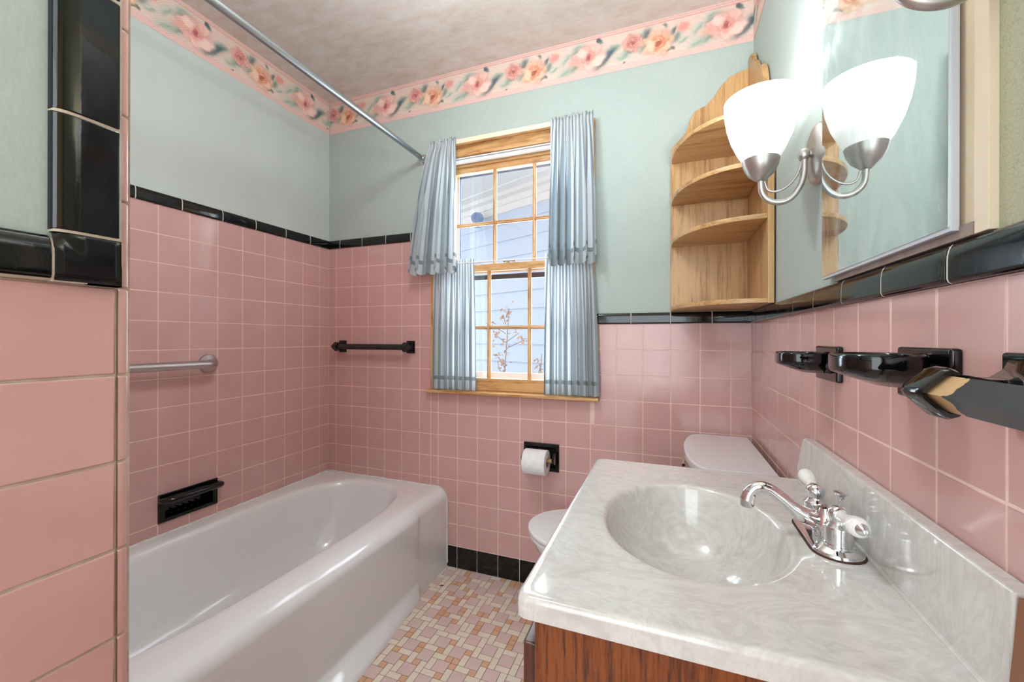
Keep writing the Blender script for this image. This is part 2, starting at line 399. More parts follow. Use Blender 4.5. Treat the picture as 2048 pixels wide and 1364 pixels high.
# floor: slab with mosaic of 1, 2 and 4 unit pieces
U_ = .0256
def mosaic():
    x0, x1, y0, y1 = .70, 2.09, REAR, 0.0
    nx, ny = int((x1-x0)/U_)+2, int((y1-y0)/U_)+2
    g = [[0]*ny for _ in range(nx)]; V = []; F = []; MI = []
    # planned lattice of the big pink squares, loosened here and there
    r = random.Random(11)
    def put(i, j, w_, h_, mi):
        for a in range(w_):
            for b in range(h_): g[i+a][j+b] = 1
        gp = .0006; th = .0025
        X0_, X1_, Y0_, Y1_ = x0+i*U_+gp, min(x0+(i+w_)*U_-gp, x1), y1-(j+h_)*U_+gp, y1-j*U_-gp
        t = [r.uniform(-.00012, .00012) for _ in range(4)]
        s = len(V); e = .0006
        V.extend([(X0_, Y0_, -th), (X1_, Y0_, -th), (X1_, Y1_, -th), (X0_, Y1_, -th), (X0_+e, Y0_+e, t[0]), (X1_-e, Y0_+e, t[1]), (X1_-e, Y1_-e, t[2]), (X0_+e, Y1_-e, t[3])])
        for f in ((4, 5, 6, 7), (0, 1, 5, 4), (1, 2, 6, 5), (2, 3, 7, 6), (3, 0, 4, 7)): F.append(tuple(s+k for k in f)); MI.append(mi)
    ok = lambda i, j, w_, h_: i+w_ <= nx and j+h_ <= ny and all(not g[i+a][j+b] for a in range(w_) for b in range(h_))
    for i in range(-12, nx+12):
        for j in range(-12, ny+12):
            # lattice (3,1),(-1,3)
            if (i+7*j) % 10 == 0:
                a, b = i, j
                if r.random() < .16: a += r.choice((-1, 1))
                if 0 <= a < nx-1 and 0 <= b < ny-1 and ok(a, b, 2, 2): put(a, b, 2, 2, 0)
    order = [(i, j) for j in range(ny) for i in range(nx)]; n2 = 0
    for i, j in order:
        if g[i][j]: continue
        ch = []
        if ok(i, j, 2, 1): ch.append((2, 1))
        if ok(i, j, 1, 2): ch.append((1, 2))
        if ok(i, j, 2, 2) and r.random() < .12: put(i, j, 2, 2, 0); continue
        if ch and r.random() < .66: put(i, j, *r.choice(ch), 1)
        else: put(i, j, 1, 1, 2)
    return V, F, MI
M['f_pink'] = noisy('floor_pink', (218, 192, 188), (212, 184, 180), 12, .22)
M['f_cream'] = noisy('floor_cream', (230, 219, 203), (224, 210, 192), 12, .22)
M['f_orange'] = noisy('floor_orange', (220, 176, 146), (212, 164, 130), 12, .22)
M['f_grout'] = noisy('floor_grout', (120, 98, 84), (92, 76, 66), 30, .9)
floor = slab('floor', (-.1, REAR-.1, -.12), (2.3, .12, -.0012), M['f_grout'])
V, F, MI = mosaic(); me = bpy.data.meshes.new('mosaic_tiles'); me.from_pydata(V, [], F)
for k in ('f_pink', 'f_cream', 'f_orange'): me.materials.append(M[k])
me.polygons.foreach_set('material_index', MI); link(bpy.data.objects.new('mosaic_tiles', me), floor)

# back wall with the window opening
def wallbox(bm, rects, to, t=.1):
    for (a, b, c, d) in rects:
        p, q = to(a, c, 0), to(b, d, -t); box(bm, [min(p[i], q[i]) for i in range(3)], [max(p[i], q[i]) for i in range(3)])
bm = nb(); toB = lambda u, v, h: (u, -h, v)
wallbox(bm, [(-.1, WX0, 0, CZ), (WX1, 2.2, 0, CZ), (WX0, WX1, 0, WZ0), (WX0, WX1, WZ1, CZ)], lambda u, v, h: (u, .0045-h, v))
wall_back = tag(obj('wall_back', bm, M['paper'], smooth=0), kind='structure')
D0, D1, D2, D3 = YL-7*P_, YL-5*P_, Z0-8*P_, Z0-7*P_
bm = nb(); wallbox(bm, [(REAR-.1, D0, 0, CZ), (D1, .1, 0, CZ), (D0, D1, 0, D2), (D0, D1, D3, CZ)], lambda u, v, h: (-.0045+h, u, v))
wall_left = tag(obj('wall_left', bm, M['plaster'], smooth=0), kind='structure')
XR = W+.0045
bm = nb(); wallbox(bm, [(-1.2585, .1, 0, CZ)], lambda u, v, h: (XR-h, u, v))
wall_right = tag(obj('wall_right', bm, M['paper'], smooth=0), kind='structure')
bm = nb(); wallbox(bm, [(REAR-.1, -1.2585, 0, CZ)], lambda u, v, h: (XR-h, u, v))
tag(obj('crackled_paper', bm, M['crackle'], wall_right, smooth=0))
bm = nb(); box(bm, (-.1, REAR-.1, 0), (1.15, REAR, CZ)); box(bm, (2.02, REAR-.1, 0), (2.3, REAR, CZ)); box(bm, (1.15, REAR-.1, 2.05), (2.02, REAR, CZ))
wall_front = tag(obj('wall_front', bm, M['paper'], smooth=0), kind='structure')
# near partition (closes the tub alcove)
bm = nb(); box(bm, (-.02, REAR, 0), (XW-.0045, YW-.0045, CZ))
wall_part = tag(obj('wall_near_left', bm, M['paper'], smooth=0), kind='structure')
# hallway beyond the doorway
bm = nb(); box(bm, (.6, REAR-1.0, -.12), (2.6, REAR-.1, 0)); hall = tag(obj('floor_hall', bm, M['brown'], smooth=0), kind='structure')
bm = nb(); box(bm, (1.08, REAR, 0), (1.15, REAR+.02, 2.12), .004); box(bm, (1.08, REAR, 2.05), (2.09, REAR+.02, 2.12), .004); box(bm, (2.02, REAR, 0), (2.09, REAR+.02, 2.12), .004)
tag(obj('trim_1', bm, M['oakZ'], smooth=30), kind='structure')
# open oak door lying against the right wall behind the viewer
door = empty('door_1', (2.05, -2.66, 0), kind='structure')
bm = nb(); box(bm, (2.03, -2.68, .01), (2.066, -1.95, 2.03), .003); obj('door_panel', bm, M['oakZ'], door)
bm = nb(); lathe(bm, [(0, 0), (.03, 0), (.03, .006), (.012, .01), (.011, .035), (.024, .042), (.028, .055), (.024, .068), (0, .072)], along((2.03, -2.0, .96), (-1, 0, 0)), 24); obj('door_knob', bm, M['nickel'], door)

# tile fields
toL = lambda u, v, h: (h, u, v)
toR = lambda u, v, h: (W-h, u, v)
RB = .1065
zl_hi = lines(Z0, .36, CAPZ_L)
dish_hole = (YL-7*P_, YL-5*P_, Z0-8*P_, Z0-7*P_)
tiles('pink_wall_tiles', wall_left, toL, lines(YL, YW-.02, 0), zl_hi, M['pink'], holes=[dish_hole])
TP = (1.171, 1.337, .536, .660)
tiles('pink_wall_tiles', wall_back, toB, lines(X0, 0, WX0-.013), lines(Z0, RB, CAPZ_L), M['pink'])
tiles('pink_wall_tiles', wall_back, toB, lines(X0, WX0-.013, W), lines(Z0, RB, CAPZ_R), M['pink'],
      holes=[(WX0-.013, 1.494, .866, 1.3)])
tiles('pink_wall_tiles', wall_right, toR, lines(YR+P_*1, REAR, 0), lines(Z0, 0, CAPZ_R), M['pink'], gap=.0022, gd=.0006, tilt=.006)
toW = lambda u, v, h: (XW+h, u, v)
# near partition: wainscot of pink tiles, and the bullnose column on the corner
tiles('pink_wall_tiles', wall_part, toW, [YW-.001]+[YW-.001-.33*k for k in range(1, 5)]+[REAR], lines(Z0, 0, CAPZ_R), M['pink'], gap=.0020, gd=.0014, edge=.0025, tilt=.003, groutmat=M['groutgrey'])
def bullnose():
    bm = nb(); r = .0125; zs = lines(Z0, 0, CZ)
    zs = [0]+[Z0+k*P_ for k in range(-11, 11)]
    for a, b in zip(zs, zs[1:]):
        a += .0012; b -= .0012
        prof = [(XW, YW+.0004), (XW, YW+.004)]+[(XW-r+r*math.cos(t*PI/12), YW+.004+r*math.sin(t*PI/12)) for t in range(1, 7)]+[(XW-.04, YW+.004+r)]
        prof2 = [(XW-.002, YW+.0004), (XW-.0015, YW+.004)]+[(XW-r+(r-.0015)*math.cos(t*PI/12), YW+.004+(r-.0015)*math.sin(t*PI/12)) for t in range(1, 7)]+[(XW-.04, YW+.0025+r)]
        loft(bm, [[(x, y, z) for x, y in p] for p, z in ((prof2, a), (prof, a+.002), (prof, b-.002), (prof2, b))], close=False)
    bmesh.ops.recalc_face_normals(bm, faces=bm.faces)
    return bm
obj('bullnose_corner_tiles', bullnose(), M['pink'], wall_part, world=False)
bm = nb(); box(bm, (XW-.03, YW-.001, 0), (XW-.0025, YW+.0135, CZ)); obj('corner_grout', bm, M['groutgrey'], wall_part, smooth=0, world=False)
# grout core of the far face
bm = nb(); box(bm, (0, YW-.004, .39), (XW-.02, YW+.014, CZ)); obj('alcove_end_face', bm, M['pink'], wall_part, smooth=0, world=False)

# black caps
def capmesh(name, parent, segs):
    bm = nb()
    for to, J, z0, kw in segs: cap_strip(bm, to, J, z0, **kw)
    bmesh.ops.recalc_face_normals(bm, faces=bm.faces)
    return obj(name, bm, M['black'], parent, smooth=50, world=False)
k0 = dict(h=.046, d=.008)
JL = [0, -.137, -.287, -.447, -.599, -.757, -.909, -1.06, -1.21, -1.36, YW]
capmesh('black_cap_tiles', wall_left, [(lambda u, z, o: (o, u, z), JL, CAPZ_L, k0)])
capmesh('black_cap_tiles', wall_back, [(lambda u, z, o: (u, -o, z), [0, .083, .236, .392, .547, WX0-.013], CAPZ_L, k0), (lambda u, z, o: (u, -o, z), [1.495, 1.647, 1.803, 1.957, W], CAPZ_R, k0)])
capmesh('black_cap_tiles', wall_right, [(lambda u, z, o: (W-o, u, z), [0, -.04, -.118, -.272, -.434, -.584, -.741, -.896, -1.046, -1.201, -1.355, -1.51, -1.66, -1.81, -1.96, -2.11, -2.26], CAPZ_R, k0)])
def back_strip(parent, to, a, b, z0):
    bm = nb(); cap_strip(bm, to, [a, b], z0, h=.0455, d=.0071); bmesh.ops.recalc_face_normals(bm, faces=bm.faces); obj('cap_grout', bm, M['groutlight'], parent, smooth=40, world=False)
back_strip(wall_left, lambda u, z, o: (o, u, z), YW, -.001, CAPZ_L)
back_strip(wall_back, lambda u, z, o: (u, -o, z), 0, WX0-.013, CAPZ_L)
back_strip(wall_back, lambda u, z, o: (u, -o, z), 1.495, W, CAPZ_R)
back_strip(wall_right, lambda u, z, o: (W-o, u, z), -2.26, -.001, CAPZ_R)
# near partition caps: horizontal run, upright run, mitred corner tile
CW = .060
HZ = [1.393+.158*k for k in range(0, 8)]
def vcap():
    bm = nb()
    # upright pieces; section runs along -y from the bullnose, rounded side at the paper
    w_, d = CW, .011
    prof = [(0, -.004), (0, d-.003), (.002, d-.0008), (.004, d)]+[(w_*.62+w_*.38*math.sin(t*PI/2), d*math.cos(t*PI/2)**.8) for t in (0, .2, .4, .6, .8, .93)]+[(w_, -.006)]
    Zs = [1.2580]+HZ
    for a, b in zip(Zs, Zs[1:]):
        a += .001; b -= .001
        if b > CZ: b = CZ
        loft(bm, [[(XW+o-s, YW-.0012-y, z) for y, o in prof] for z, s in ((a, .002), (a+.001, .0006), (a+.0025, 0), (b-.0025, 0), (b-.001, .0006), (b, .002))], close=False)
    # corner tile 1.2015..1.257
    a, b = 1.2015, 1.2568
    n = 14; loops = []
    for i in range(n+1):
        y = w_*i/n; L = []
        for j in range(n+1):
            z = a+(b-a)*j/n
            ty = max(0, (y-w_*.5)/(w_*.5)); tz = max(0, (z-(a+(b-a)*.45))/((b-a)*.55))
            # rounds down only where both runs round (inner corner towards the paper)
            q = min(ty, tz); o = d*math.sqrt(max(0, 1-min(1, q)**2))
            e = min(y, w_-y, z-a, b-z)
            if e < .002: o -= (.002-e)*.6
            L.append((XW+o, YW-.0012-y, z))
        loops.append(L)
    loft(bm, loops, close=False)
    cap_strip(bm, lambda u, z, o: (XW+o, u, z), [YW-CW-.0015, YW-CW-.157, YW-CW-.313, YW-CW-.469, YW-CW-.62, REAR], 1.2015, h=.050, d=.011, gap=.002)
    bmesh.ops.recalc_face_normals(bm, faces=bm.faces); return bm
obj('black_cap_tiles', vcap(), M['black'], wall_part, smooth=50, world=False)
bm = nb(); d_ = .0100; w_ = CW-.0006
prof_ = [(0, -.004), (0, d_)]+[(w_*.62+w_*.38*math.sin(t*PI/2), d_*math.cos(t*PI/2)**.8) for t in (0, .2, .4, .6, .8, .93)]+[(w_, -.006)]
loft(bm, [[(XW+o, YW-.0012-y, z) for y, o in prof_] for z in (1.2565, CZ)], close=False)
box(bm, (XW-.004, YW-CW-.0026, 1.2), (XW+.0096, YW-.0005, 1.226)); box(bm, (XW-.004, YW-CW*.55, 1.2), (XW+.0096, YW-.0005, 1.2575))
cap_strip(bm, lambda u, z, o: (XW+o, u, z), [REAR, YW-CW+.002], 1.2005, h=.0500, d=.0100); bmesh.ops.recalc_face_normals(bm, faces=bm.faces)
obj('cap_grout', bm, M['groutgrey'], wall_part, smooth=40, world=False)

# black base tiles
bm = nb(); J = lines(X0, .70, W)
for a, b in zip(J, J[1:]): box(bm, (a+.0012, -.0035, .001), (b-.0012, .004, RB-.001), .0018)
bb = tag(obj('baseboard_back', bm, M['black'], smooth=50), kind='structure')
bm = nb(); box(bm, (.7, -.0012, 0), (W, .004, RB)); obj('base_grout', bm, M['groutlight'], bb, smooth=0, world=False)
bm = nb(); J = lines(YR, REAR, 0)
for a, b in zip(J, J[1:]): box(bm, (W-.004, a+.0012, .001), (W+.004, b-.0012, RB-.001), .0018)
tag(obj('baseboard_right', bm, M['black'], smooth=50), kind='structure')

# ------------------------------------------------------------------ wallpaper border with roses
def border_period(res=.0015, Lp=.542, H=.178):
    nx, ny = int(round(Lp/res)), int(round(H/res))
    xs, ys = np.meshgrid(np.arange(nx)*res, np.arange(ny)*res, indexing='ij')
    r = np.random.default_rng(3)
    def nz(seed, s1, s2, o=4):
        rr = np.random.default_rng(seed); out = np.zeros_like(xs)
        for k in range(o):
            f = 2**k
            for _ in range(4):
                kx = 2*PI*round(rr.uniform(-1, 1)*f*s1*Lp)/Lp; ky = 2*PI*rr.uniform(-1, 1)*f*s2
                out += np.sin(kx*xs+ky*ys+rr.uniform(0, 6.28))/f
        return out/4
    N1, N2, N3 = nz(1, 22, 22), nz(2, 26, 26), nz(5, 60, 60, 3)
    s = lambda *c: np.array(srgb(*c)[:3])
    base = s(224, 202, 190)
    img = np.ones((nx, ny, 3))*base*1.0
    def mix(m, c, a=1): img[:] = img*(1-(m*a)[..., None])+np.asarray(c)*(m*a)[..., None]
    mix(np.clip(N1*.5+.3, 0, 1), s(232, 196, 182), .5); mix(np.clip(N2*.6, 0, 1), s(206, 204, 188), .5)
    ev = lambda y0, w_: np.exp(-((ys-y0)/w_)**2)
    mix(1-1/(1+np.exp((ys-.024+.003*N1)/-.0015)), base, 0)
    mix(1/(1+np.exp((ys-.024-.002*N2)/.0012)), s(228, 190, 181), .9)
    mix(1/(1+np.exp(-(ys-.161-.0015*N2)/.001)), s(226, 190, 180), .9)
    mix(ev(.160, .0018), s(206, 132, 124), .8); mix(ev(.170, .0014), s(210, 142, 134), .7); mix(ev(.026, .0012), s(214, 150, 142), .35)
    def ell(cx, cy, a, b, th, col, al=1, soft=.12, warp=.005):
        X = (xs-cx+Lp/2) % Lp-Lp/2+warp*N1; Y = ys-cy+warp*N2
        u = (X*math.cos(th)+Y*math.sin(th))/a; v = (-X*math.sin(th)+Y*math.cos(th))/b
        d = np.sqrt(u*u+v*v); m = 1/(1+np.exp((d-1)/soft)); mix(m, col, al)
    def stroke(cx, cy, L, w_, th, col, al=.8, curve=0):
        for k in range(7):
            t = (k/6-.5); ell(cx+math.cos(th+curve*t)*L*t*2, cy+math.sin(th+curve*t)*L*t*2, w_*1.6, w_*(1.1-abs(t)), th+curve*t, col, al, .25, .001)
    def leaf(cx, cy, a, th, c1, c2):
        ell(cx, cy, a, a*.5, th, c1, .8, .25); ell(cx+.004, cy-.003, a*.7, a*.22, th+.15, c2, .75, .25); ell(cx-.006, cy+.004, a*.35, a*.12, th-.2, c1*1.15, .6, .25)
        stroke(cx, cy, a*.7, .0009, th, s(70, 86, 84), .5)
    G1, G2, G3, G4 = s(150, 168, 152), s(104, 130, 122), s(64, 88, 98), s(186, 196, 182)
    def rose(cx, cy, R, c_out, c_mid, c_core, seed):
        rr = np.random.default_rng(seed)
        for k in range(11):                     # outer petals
            t = 2*PI*k/11+rr.uniform(-.25, .25); q = R*rr.uniform(.55, .78)
            c = c_out*rr.uniform(.86, 1.08); x, y = cx+math.cos(t)*q, cy+math.sin(t)*q*.82
            ell(x+.002, y-.002, R*.46, R*.34, t+rr.uniform(-.5, .5), c_mid*.8, .55, .14); ell(x, y, R*.42, R*.30, t+rr.uniform(-.5, .5), np.clip(c, 0, 1), .95, .1)
        for k in range(7):
            t = 2*PI*k/7+rr.uniform(-.3, .3); q = R*.36; x, y = cx+math.cos(t)*q, cy+math.sin(t)*q
            ell(x, y, R*.30, R*.2, t+1.2, c_mid*rr.uniform(.85, 1.15), .8, .14)
            stroke(x, y, R*.12, .0012, t+1.3, np.clip(c_out*1.1, 0, 1), .7)
        ell(cx, cy-.002, R*.24, R*.2, .4, c_core, .9, .2)
        for k in range(6):
            t = rr.uniform(0, 6.28); stroke(cx+math.cos(t)*R*.2, cy+math.sin(t)*R*.2, R*.11, .0011, t+1.4, c_core*.8 if k % 2 else np.clip(c_out*1.1, 0, 1), .75)
        for k in range(8):
            t = rr.uniform(0, 6.28); stroke(cx+math.cos(t)*R*.75, cy+math.sin(t)*R*.65, R*.12, .0009, t+1.5, c_mid*.7, .45)
    r2 = np.random.default_rng(12)
    for (x, y, a, th, w_) in [(.19, .055, .038, .3, 0), (.205, .125, .032, .5, 1), (.33, .065, .030, .9, 2), (.36, .10, .028, .2, 0), (.345, .085, .024, .8, 2), (.40, .058, .034, .1, 3), (.43, .078, .03, .4, 0),
                              (.49, .128, .026, .8, 2), (.485, .075, .026, .7, 0), (.07, .085, .028, .9, 0), (.095, .068, .024, .3, 3), (.50, .105, .02, 1, 1), (.145, .045, .036, .3, 3), (.455, .128, .03, .2, 3), (.30, .045, .03, .5, 1), (.06, .115, .018, 1.1, 2), (.15, .10, .03, .7, 3), (.20, .142, .024, .4, 3)]:
        c = [(G1, G2), (G2, G3), (G3*1.2, G3), (G4, G1)][w_]; leaf(x, y, a, th, *c)
    for k in range(16):
        stroke(r2.uniform(0, Lp), r2.uniform(.03, .15), r2.uniform(.012, .03), .0007, r2.uniform(.3, .9), [s(190, 130, 116), s(110, 124, 116)][k % 2], .5, r2.uniform(-.6, .6))
    rose(.440, .106, .040, s(226, 172, 160), s(206, 134, 126), s(172, 90, 90), 21)
    rose(.252, .088, .060, s(238, 196, 184), s(222, 150, 140), s(164, 66, 74), 22)
    for x, y in ((.188, .078), (.21, .095)): ell(x, y, .024, .015, .4, s(224, 166, 152), .85, .2)
    ell(.292, .062, .036, .017, .5, s(242, 212, 200), .9, .14); ell(.225, .112, .02, .022, 1.2, s(244, 212, 202), .9, .14)
    rose(0.0, .080, .055, s(234, 194, 168), s(216, 142, 108), s(168, 82, 52), 23)
    ell(-.03, .075, .016, .026, .2, s(240, 208, 182), .9, .12)
    for x, y in ((.098, .132), (.106, .12), (.09, .118)): ell(x, y, .011, .014, .9, s(222, 150, 138), .85, .2)
    ell(.30, .148, .010, .011, .6, G3, .95, .12); ell(.305, .137, .006, .006, .6, G2, .9, .2); ell(.029, .142, .007, .012, .6, G2, .9, .2)
    ell(.045, .038, .013, .0038, .25, s(128, 124, 110), .95, .12); ell(.058, .043, .007, .009, .7, s(118, 118, 108), .95, .12); ell(.405, .030, .006, .003, 0, s(120, 100, 96), .9, .15)
    ST = np.zeros_like(xs); rs_ = np.random.default_rng(44)
    for k in range(26):
        kx = 2*PI*round(rs_.uniform(60, 210)*Lp)/Lp; ky = -kx*rs_.uniform(1.1, 1.9); ST += np.sin(kx*xs+ky*ys+rs_.uniform(0, 6.28)+2.2*N1)
    ST /= 5.1
    img *= (1+.04*N3+.075*ST)[..., None]
    return np.clip(img, 0, 1), xs, ys
BIMG, _, _ = border_period()
M['border'] = mat('floral_border_paper', (230, 200, 190), .7)
def _bo(m):
    N, L, b = nodes(m); a = N.new('ShaderNodeAttribute'); a.attribute_name = 'pattern'; L.new(a.outputs['Color'], b.inputs['Base Color'])
_bo(M['border'])
def border(name, parent, to, length, phase, z0=2.288, flip=False):
    res = .0015; nu = int(length/res)+1; nv = BIMG.shape[1]; H = CZ-z0
    i = np.arange(nu); u = i*length/(nu-1); idx = ((u+phase)/res).astype(int) % BIMG.shape[0]
    if flip: idx = (BIMG.shape[0]-1-idx)
    col = BIMG[idx].reshape(-1, 3); uu, vv = np.meshgrid(u, z0+np.arange(nv)*H/(nv-1), indexing='ij')
    return npmesh(name, to(uu.ravel(), vv.ravel()), gridfaces(nu, nv), M['border'], parent, col=col)
border('wallpaper_border', wall_back, lambda u, z: np.stack([u, u*0+.0036, z], 1), 2.10, .542*3-1.211)
border('wallpaper_border', wall_left, lambda u, z: np.stack([u*0-.0036, -1.5+u, z], 1), 1.50, .542*6-1.211-1.5)
border('wallpaper_border', wall_right, lambda u, z: np.stack([u*0+XR-.0009, -u, z], 1), 2.70, .542*3-1.211+2.1)

# ------------------------------------------------------------------ window
win = empty('window_1', (1.082, .06, .88), kind='structure')
bm = nb()
box(bm, (.667, -.004, .88), (.692, .03, 2.092), .002); box(bm, (1.472, -.004, .88), (1.495, .03, 2.092), .002)
obj('side_casing', bm, M['winwoodZ'], win)
bm = nb(); box(bm, (.667, -.004, 2.088), (1.495, .02, 2.102), .002); obj('top_casing', bm, M['winwoodX'], win)
bm = nb(); box(bm, (.69, .0, 2.034), (1.474, .10, 2.089), .002); box(bm, (.69, .055, 2.005), (1.474, .12, 2.036), .002); obj('head_jamb', bm, M['winwoodX'], win)
bm = nb(); box(bm, (.69, .004, .88), (.715, .12, 2.04), .001); box(bm, (1.449, .004, .88), (1.474, .12, 2.04), .001); obj('side_jamb', bm, M['winwoodZ'], win)
bm = nb()
for z, y0, y1 in ((2.018, .012, .05), (2.026, .006, .02)): box(bm, (.712, y0, z), (1.452, y1, z+.006), .001)
for xa, xb in ((.712, .722), (1.442, 1.452)): box(bm, (xa, .052, .9), (xb, .064, 2.02), .001)
obj('sash_track', bm, M['whitemetal'], win)
def sash(name, x0, x1, z0, z1, y0, y1, st, top, bot, vx, hz, matn):
    bm = nb()
    box(bm, (x0, y0, z0), (x0+st, y1, z1), .002); box(bm, (x1-st, y0, z0), (x1, y1, z1), .002)
    s = obj(name, bm, M['winwoodZ'], win)
    bm = nb(); box(bm, (x0+st-.001, y0, z1-top), (x1-st+.001, y1, z1), .002); box(bm, (x0+st-.001, y0, z0), (x1-st+.001, y1, z0+bot), .002)
    obj('rail', bm, M['winwoodX'], s)
    ym = (y0+y1)/2
    for v in vx:
        bm = nb(); box(bm, (v-.005, y0+.002, z0+bot-.001), (v+.005, y1-.002, z1-top+.001), .002); box(bm, (v-.009, ym-.003, z0+bot-.001), (v+.009, ym+.006, z1-top+.001), .001)
        obj('muntin', bm, M['winwoodZ'], s)
    for h in hz:
        bm = nb(); box(bm, (x0+st-.001, y0+.0025, h-.005), (x1-st+.001, y1-.0025, h+.005), .002); box(bm, (x0+st-.001, ym-.0028, h-.009), (x1-st+.001, ym+.0062, h+.009), .001)
        obj('muntin', bm, M['winwoodX'], s)
    bm = nb(); box(bm, (x0+st-.002, ym+.002, z0+bot-.002), (x1-st+.002, ym+.004, z1-top+.002)); obj('glass_pane', bm, M['glass'], s, smooth=0)
    return s
sash('upper_sash', .722, 1.444, 1.465, 2.012, .066, .098, .043, .036, .03, (.984, 1.190), (1.716,), 'x')
sash('lower_sash', .716, 1.448, .885, 1.500, .020, .052, .045, .034, .058, (.974, 1.182), (1.190,), 'x')
bm = nb(); lathe(bm, [(0, 0), (.011, 0), (.011, .003), (.006, .004), (.006, .012), (0, .013)], Matrix.Translation((1.075, .036, 1.5)), 20)
tube(bm, [(1.05, .034, 1.508), (1.078, .036, 1.512), (1.112, .036, 1.507)], [.003, .004, .003], 10); lathe(bm, [(0, 0), (.006, .004), (.006, .01), (0, .014)], Matrix.Translation((1.05, .032, 1.507)), 14)
obj('sash_lock', bm, mat('brass_lock', (150, 120, 84), .3, 1), win)
# outer storm window
bm = nb(); ys = (.112, .120)
box(bm, (.72, ys[0], .93), (.765, ys[1], 2.0)); box(bm, (1.40, ys[0], .93), (1.45, ys[1], 2.0)); box(bm, (.72, ys[0], .90), (1.45, ys[1], .966)); box(bm, (.765, ys[0], 1.995), (1.40, ys[1], 2.02))
st = obj('storm_window', bm, M['trimwhite'], win, smooth=0)
bm = nb(); box(bm, (.72, .106, 1.436), (1.45, .124, 1.460)); obj('meeting_bar', bm, M['dark'], st, smooth=0)
bm = nb(); box(bm, (.765, .1225, 1.46), (.772, .124, 1.995)); box(bm, (.765, .1225, 1.975), (1.4, .124, 1.995)); obj('screen_edge', bm, M['bluegrey'], st, smooth=0)
# stool
bm = nb(); box(bm, (.652, -.036, .866), (1.516, .0, .881), .004); box(bm, (.69, -.002, .866), (1.474, .075, .881), .0); obj('window_stool', bm, M['winwoodX'], win)
bm = nb(); box(bm, (.66, .0045, .0), (.0, .0, .0)) if False else box(bm, (.69, .075, .85), (1.474, .13, .90)); obj('outer_sill', bm, M['trimwhite'], win, smooth=0)

# ------------------------------------------------------------------ curtains
def cloth(name, xa0, xa1, xb0, xb1, zt, zb, folds, amp_t, amp_b, label, cat, group=None, yb=-.045, stripes=14, header=.02, seed=0, hem=.05, wavy=.0, yout=0, loops=None):
    """top edge xa0..xa1 at zt, bottom edge xb0..xb1 at zb"""
    nu, nv = 260, 110; u = np.linspace(0, 1, nu); v = np.linspace(0, 1, nv)
    Ug, Vg = np.meshgrid(u, v, indexing='ij'); rr = np.random.default_rng(seed)
    ph = sum(rr.uniform(.3, 1)*np.sin(2*PI*(k*Ug+rr.uniform(0, 1)))/k for k in (1, 2, 3))*.9
    phase = 2*PI*folds*Ug+ph*1.3
    e = np.clip((Vg-.07)/.5, 0, 1)
    blend = e**.8
    xl = xa0+(xb0-xa0)*np.clip((Vg-.06)/.94, 0, 1)**.62; xr = xa1+(xb1-xa1)*np.clip((Vg-.06)/.94, 0, 1)**.62
    amp = amp_t+(amp_b-amp_t)*blend
    fine = np.sin(phase*2.6+1)*.25+np.sin(phase*4.3)*.12
    y = yb-yout*Vg-amp*(np.sin(phase)*(.55+.45*blend)+fine*(1-.7*blend)+.15*np.sin(phase*.5+3))
    y = np.minimum(y, -.012-.002*np.sin(phase))
    X = xl+(xr-xl)*Ug+amp*.42*np.cos(phase)*blend
    Zt = zt+.006*np.sin(phase*1.7)*(Vg < .05)-.0; drop = (zt-zb)
    hd = header/drop
    Z = zt-drop*Vg+wavy*np.sin(phase+.8)*Vg**2
    # gathered header: flares above the rod channel
    top = Vg < hd; y = np.where(top, y+.006*np.sin(phase*3.1)*(1-Vg/hd), y); Z = np.where(Vg < 1e-6, Z+.006*np.sin(phase*2.3), Z)
    pinch = np.exp(-((Vg-hd*1.25)/(.013/drop))**2); y = y*(1-.5*pinch)+(yb+.001)*.5*pinch
    V = np.stack([X.ravel(), y.ravel(), Z.ravel()], 1)
    VV = Vg.copy(); hv = hem/drop
    VV = np.where((Vg > 1-hv-.018/drop) & (Vg < 1-hv), 20+Vg, VV)
    uv = np.stack([(Ug*stripes).ravel(), VV.ravel()], 1)
    o = npmesh(name, V, gridfaces(nu, nv), M['curtain'], uv=uv, smooth=True)
    m = o.modifiers.new('thick', 'SOLIDIFY'); m.thickness = .0006
    tag(o, label, cat, group); return o
cloth('valance_curtain', .688, .836, .588, .862, 2.106, 1.462, 5.5, .006, .027, 'upper striped blue curtain panel hanging left of the window beside the shower rod', 'curtain', yb=-.052, stripes=13, seed=1, wavy=.014, yout=.03)
cloth('valance_curtain', 1.307, 1.496, 1.300, 1.520, 2.106, 1.468, 5.5, .007, .028, 'upper striped blue curtain panel hanging at the right of the window', 'curtain', yb=-.052, stripes=13, seed=5, wavy=.014, yout=.03)
cloth('cafe_curtain', .700, .922, .690, .930, 1.518, .885, 8, .004, .013, 'lower striped blue cafe curtain on the left side of the window', 'curtain', yb=-.026, stripes=15, seed=3, header=.0, wavy=.002)
cloth('cafe_curtain', 1.276, 1.490, 1.266, 1.514, 1.518, .885, 8, .004, .014, 'lower striped blue cafe curtain on the right side of the window', 'curtain', yb=-.026, stripes=15, seed=8, header=.0, wavy=.002)
t = empty('curtain_rod', (1.082, -.026, 1.50), 'thin white cafe rod crossing the window above the lower sash', 'curtain rod')
bm = nb(); tube(bm, [(.693, -.026, 1.503), (1.482, -.026, 1.5)], .0032, 12); obj('rod', bm, M['whitemetal'], t)
for x in (.681, 1.484):
    bm = nb(); box(bm, (x-.003 if x < 1 else x-.006, -.029, 1.494), (x+.012 if x < 1 else x+.006, -.003, 1.508), .001); obj('bracket', bm, M['whitemetal'], t)
t = empty('curtain_rod', (1.082, -.05, 2.08), 'flat cream curtain rod spanning between the two upper curtains', 'curtain rod')
